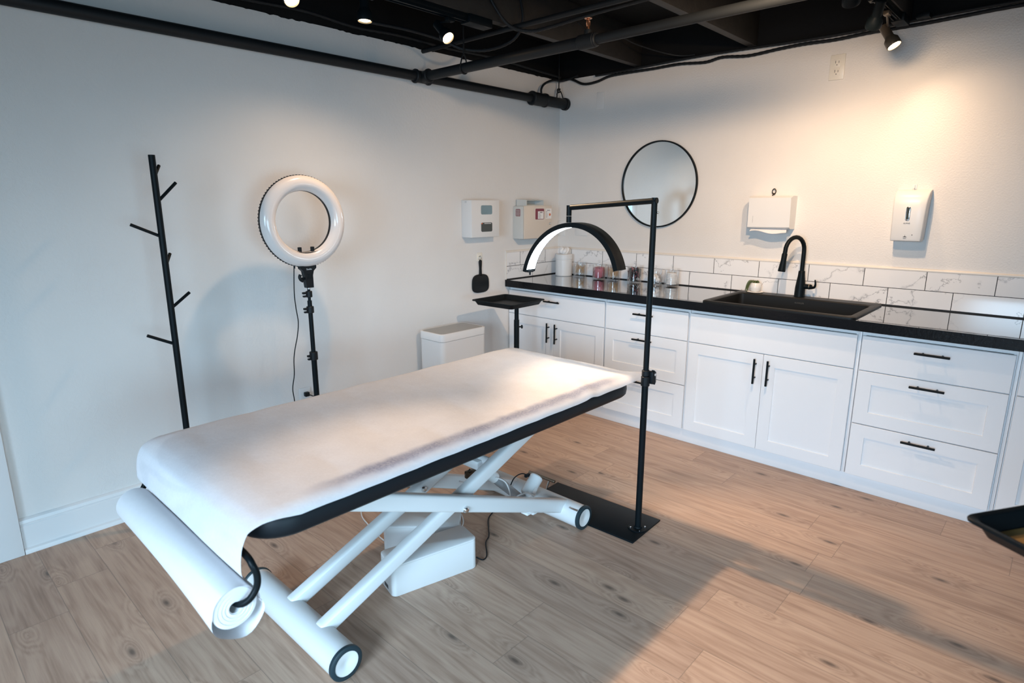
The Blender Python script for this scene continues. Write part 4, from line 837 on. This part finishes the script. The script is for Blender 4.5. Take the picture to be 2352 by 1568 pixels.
obj('power_cord', MB().tube([(-2.15, -1.10, .0035), (-2.177, -1.166, .0035), (-2.215, -1.22, .0035), (-2.265, -1.262, .0035), (-2.31, -1.315, .0035), (-2.375, -1.352, .012), (-2.4, -1.36, .04)], .0032, 8, 6), 'cordw', cbA)

# ------------------------------------------------------------------ pipes, cables, sprinkler under the ceiling
sp_ = thing('sprinkler_pipe', 'black sprinkler pipe along the top of the left wall with a branch across the room', 'pipe', (-1.44, -.06, 2.2))
zp, yp, rp = 2.238, -.062, .0285; xb = -1.437
obj('main_pipe', MB().cyl((-6.0, yp, zp+.006), (-.40, yp, zp), rp, n=28), 'pipe', sp_)
obj('wall_sleeve', MB().cyl((-.30, yp, zp), (-.0006, yp, zp), .038, n=28).cyl((-.40, yp, zp), (-.255, yp, zp), .046, n=28, bev=.004).cyl((-.42, yp, zp), (-.395, yp, zp), .050, n=28, bev=.006).cyl((-.275, yp, zp), (-.250, yp, zp), .050, n=28, bev=.006).cyl((-.03, yp, zp), (-.0007, yp, zp), .046, n=28, bev=.004), 'pipe', sp_)
w = MB()
for a, b in ((xb-.062, xb-.042), (xb+.042, xb+.062)): w.cyl((a, yp, zp), (b, yp, zp), .041, n=24, bev=.005)
w.cyl((xb-.05, yp, zp), (xb+.05, yp, zp), .035, n=24); w.cyl((xb, yp, zp), (xb, yp-.07, zp), .034, n=24).cyl((xb, yp-.055, zp), (xb, yp-.075, zp), .040, n=24, bev=.005); obj('tee_fitting', w, 'pipe', sp_)
obj('branch_pipe', MB().cyl((xb, yp-.03, zp), (xb, -1.30, zp), .0275, n=24).cyl((xb, -1.30, zp), (xb, -5.5, zp), .0215, n=24), 'pipe', sp_)
hy = -1.308
w = MB().cyl((xb, hy+.05, zp), (xb, hy-.045, zp), .034, n=24, bev=.004).cyl((xb, hy-.03, zp), (xb, hy-.055, zp), .032, n=24, bev=.005).cyl((xb, hy, zp), (xb, hy, zp+.05), .023, .017, n=20); obj('head_fitting', w, 'pipe', sp_)
shd = obj('sprinkler_head', MB().cyl((xb, hy, zp+.05), (xb, hy, zp+.066), .010, .008, n=14).tube([(xb-.008, hy, zp+.064), (xb-.0125, hy, zp+.076), (xb-.011, hy, zp+.092), (xb, hy, zp+.098)], .0026, 8, 4).tube([(xb+.008, hy, zp+.064), (xb+.0125, hy, zp+.076), (xb+.011, hy, zp+.092), (xb, hy, zp+.098)], .0026, 8, 4).cyl((xb, hy, zp+.066), (xb, hy, zp+.094), .0024, n=8), 'copper', sp_, label='copper-coloured upright sprinkler head')
obj('deflector', MB().lathe([(0, 0), (.018, 0), (.0185, .0015), (.006, .003), (0, .003)], (xb, hy, zp+.098), n=24), 'copper', shd)
for y in (-.44,):      # strap hanger
    obj('strap_hanger', MB().tube([(xb-.031*math.cos(a), y, zp-.031*math.sin(a)) for a in [PI*k/10 for k in range(11)]], .004, 8).tube([(xb-.031, y, zp), (xb-.012, y, zp+.06), (xb, y, zp+.075)], .004, 8).tube([(xb+.031, y, zp), (xb+.012, y, zp+.06), (xb, y, zp+.075)], .004, 8).cyl((xb, y, zp+.07), (xb, y, 2.66), .0045, n=10), 'pipe', sp_)
obj('corner_hanger', MB().cyl((-.095, yp, 2.335), (-.097, yp, 2.66), .0045, n=10).tube([(-.095, yp, 2.335), (-.115, yp, 2.305), (-.120, yp, 2.275), (-.118, yp+.03, 2.25)], .0045, 8, 4).tube([(-.095, yp, 2.335), (-.068, yp, 2.318), (-.045, yp, 2.285), (-.042, yp, 2.262)], .0045, 8, 4).tube([(-.08, yp, 2.34), (-.11, yp, 2.335), (-.105, yp, 2.315), (-.085, yp, 2.318)], .006, 8, 4), 'pipe', sp_)
def armored(mb, pts, r, k=10):
    P = spline([Vector(p) for p in pts], k); L = 0; mb.tube(P, lambda t: r*(1+.08*math.sin(t*len(P)*PI)), 10); return mb
cab = [(-.02, -.006, 2.412), (-.02, -.113, 2.415), (-.02, -.238, 2.364), (-.02, -.358, 2.364), (-.02, -.473, 2.388), (-.02, -.621, 2.392), (-.02, -.831, 2.390), (-.02, -1.028, 2.392), (-.02, -1.214, 2.377), (-.02, -1.33, 2.390), (-.02, -1.499, 2.374), (-.02, -1.682, 2.384), (-.02, -1.83, 2.388), (-.02, -1.993, 2.384), (-.02, -2.167, 2.391), (-.02, -2.369, 2.391), (-.02, -2.554, 2.396), (-.02, -2.809, 2.402), (-.02, -3.4, 2.40), (-.02, -4.2, 2.39), (-.02, -5.4, 2.40)]
tag(obj('armored_cable', armored(MB(), cab, .0095), 'pipe'), 'black wavy armoured cable along the top of the right wall', 'cable')
tag(obj('armored_cable', armored(MB(), [(x-.012, y, 2.412+.006*math.sin(y*4)) for x, y, z in cab[3:]], .0085), 'pipe'), 'black straighter cable just above the wavy one on the right wall', 'cable')
tag(obj('armored_cable', armored(MB(), [(-.303, yp, 2.285), (-.305, yp, 2.31), (-.28, yp, 2.345), (-.22, yp, 2.376), (-.15, yp, 2.395), (-.06, yp, 2.403), (-.035, -.12, 2.415), (-.035, -.2, 2.43)], .0085), 'pipe'), 'short black cable looping from the pipe sleeve up into the ceiling corner', 'cable')
tag(obj('armored_cable', armored(MB(), [(-3.2, -.035, 2.47), (-2.6, -.04, 2.445), (-2.2, -.05, 2.455), (-1.9, -.05, 2.437), (-1.6, -.05, 2.448), (-1.2, -.06, 2.44), (-.8, -.06, 2.45), (-.4, -.05, 2.44), (-.06, -.05, 2.43)], .009), 'pipe'), 'black cable along the ceiling edge above the left wall', 'cable')
tag(obj('conduit', MB().cyl((-1.375, -.0006, 2.405), (-1.375, -.68, 2.405), .0135, n=16).cyl((-1.375, -.68, 2.405), (-1.345, -5.5, 2.405), .0135, n=16), 'pipe'), 'thin black conduit crossing above the sprinkler branch pipe', 'conduit')
tag(obj('armored_cable', armored(MB(), [(-1.52, -.72, 2.58), (-1.5, -.74, 2.50), (-1.42, -.78, 2.405), (-1.34, -.86, 2.378), (-1.31, -1.0, 2.385), (-1.30, -1.3, 2.40), (-1.31, -1.8, 2.40), (-1.3, -2.6, 2.395)], .0085), 'pipe'), 'black cable dropping from a joist and running along the thin conduit', 'cable')
tag(obj('armored_cable', armored(MB(), [(-1.30, -.74, 2.60), (-1.29, -.76, 2.46), (-1.30, -.70, 2.37), (-1.34, -.55, 2.335), (-1.42, -.42, 2.345), (-1.52, -.34, 2.39), (-1.7, -.27, 2.42), (-1.95, -.2, 2.43)], .0085), 'pipe'), 'black cable hanging in a loop beside the sprinkler branch', 'cable')
tag(obj('armored_cable', MB().tube([(-.75, -.725, 2.56), (-.6, -.73, 2.52), (-.45, -.78, 2.55), (-.3, -.85, 2.5), (-.15, -.95, 2.46), (-.06, -1.05, 2.435), (-.04, -1.15, 2.43)], .005, 8, 8), 'pipe'), 'thin black cable curving along the first ceiling joist to the right wall', 'cable')

# ------------------------------------------------------------------ track lights
WARM = (1, .70, .45)
def track(x0, x1, y, label):
    root = thing('light_track', label, 'light track', ((x0+x1)/2, y, 2.39))
    obj('rail', MB().box((x0, y-.018, 2.402), (x1, y+.018, 2.4248), .001).box((x0, y-.018, 2.388), (x1, y-.013, 2.402)).box((x0, y+.013, 2.388), (x1, y+.018, 2.402)).box((x0, y-.004, 2.392), (x1, y+.004, 2.402)), 'black', root)
    return root
t1 = track(-4.6, -1.66, -.70, 'black light track under the joist nearest the left wall')
obj('feed_box', B((-1.665, -.735, 2.382), (-1.50, -.665, 2.4245), .003), 'black', t1)
t2 = track(-3.4, -.16, -2.325, 'black light track ending near the right wall, upper right')
obj('feed_box', B((-.19, -2.355, 2.384), (-.06, -2.295, 2.4245), .003).box((-.12, -2.45, 2.40), (-.05, -2.39, 2.424), .003), 'black', t2)
def head(x, y, tip, aim, label, lit=True, power=60, m='black', ang=95, blend=.7, grp='track spotlights', rb=.029):
    tip = Vector(tip); d = Vector(aim).normalized(); root = thing('track_spotlight', label, 'spotlight', (x, y, 2.388), grp)
    back = tip-d*.125
    obj('can', MB().lathe([(0, 0), (.018, 0), (.0215, .004), (.0215, .066), (.0225, .072), (.0335, .088), (.0345, .121), (.033, .125), (.0305, .125), (.0300, .112), (0, .110)], back, d, 28), m, root)
    mid = back+d*.045
    obj('bracket', MB().box((x-.022, y-.014, 2.368), (x+.022, y+.014, 2.3876), .003).tube([(x, y, 2.37), (mid.x, mid.y, max(mid.z+.03, 2.30))], .005, 8).tube([(mid.x, mid.y, max(mid.z+.03, 2.30)), mid], .0065, 8), m, root)
    b = MB().lathe([(0, .1105), (.0285, .1125), (.0285, .1165), (.022, .121), (0, .1225)], back, d, 24)
    obj('bulb', b, 'bulb' if lit else 'smoke', root)
    if lit:
        sl = spot('spot_beam', tip+d*.004, tip+d, power, WARM, ang, blend, .028); sl.parent = None
    return root
D = lambda a, b: tuple(Vector(b)-Vector(a))
h1 = (-2.586, -.645, 2.300); h2 = (-2.226, -.633, 2.292); h3 = (-1.754, -.669, 2.300)
head(-2.60, -.70, h1, D(h1, (-3.2, -3.1, 0)), 'lit track spotlight cut by the top edge of the photo, leftmost', power=110, ang=58, blend=.8)
head(-2.24, -.70, h2, (-.05, -.03, -1), 'lit track spotlight pointing straight down, middle of the left track', power=42, ang=148, blend=1)
head(-1.77, -.70, h3, D(h3, (-1.80, -3.10, 0)), 'lit track spotlight glaring at the camera, next to the sprinkler branch', power=215, ang=56, blend=.75)
head(-.40, -2.325, (-.225, -2.335, 2.262), (-.10, -.50, -.80), 'lit track spotlight over the right wall with its bright rim in view', power=16, m='silver', ang=125, blend=1)
head(-.68, -2.325, (-.66, -2.335, 2.265), (.66, .36, -.80), 'dark backed track spotlight just left of the lit one on the right', power=5.5, ang=112, blend=1)
head(-1.05, -2.325, (-1.06, -2.345, 2.275), (.80, .18, -.85), 'track spotlight cut by the top edge, leftmost on the right track', power=52, ang=120, blend=1)
for x, aim, pw in ((-1.75, (.62, .62, -.60), 90),):      # unseen extra head, added on the same track to lift the warm ambience
    head(x, -2.325, (x-.01, -2.335, 2.27), aim, 'unseen black track spotlight added as warm fill further along the right track, above the camera view', power=pw, ang=120, blend=1)
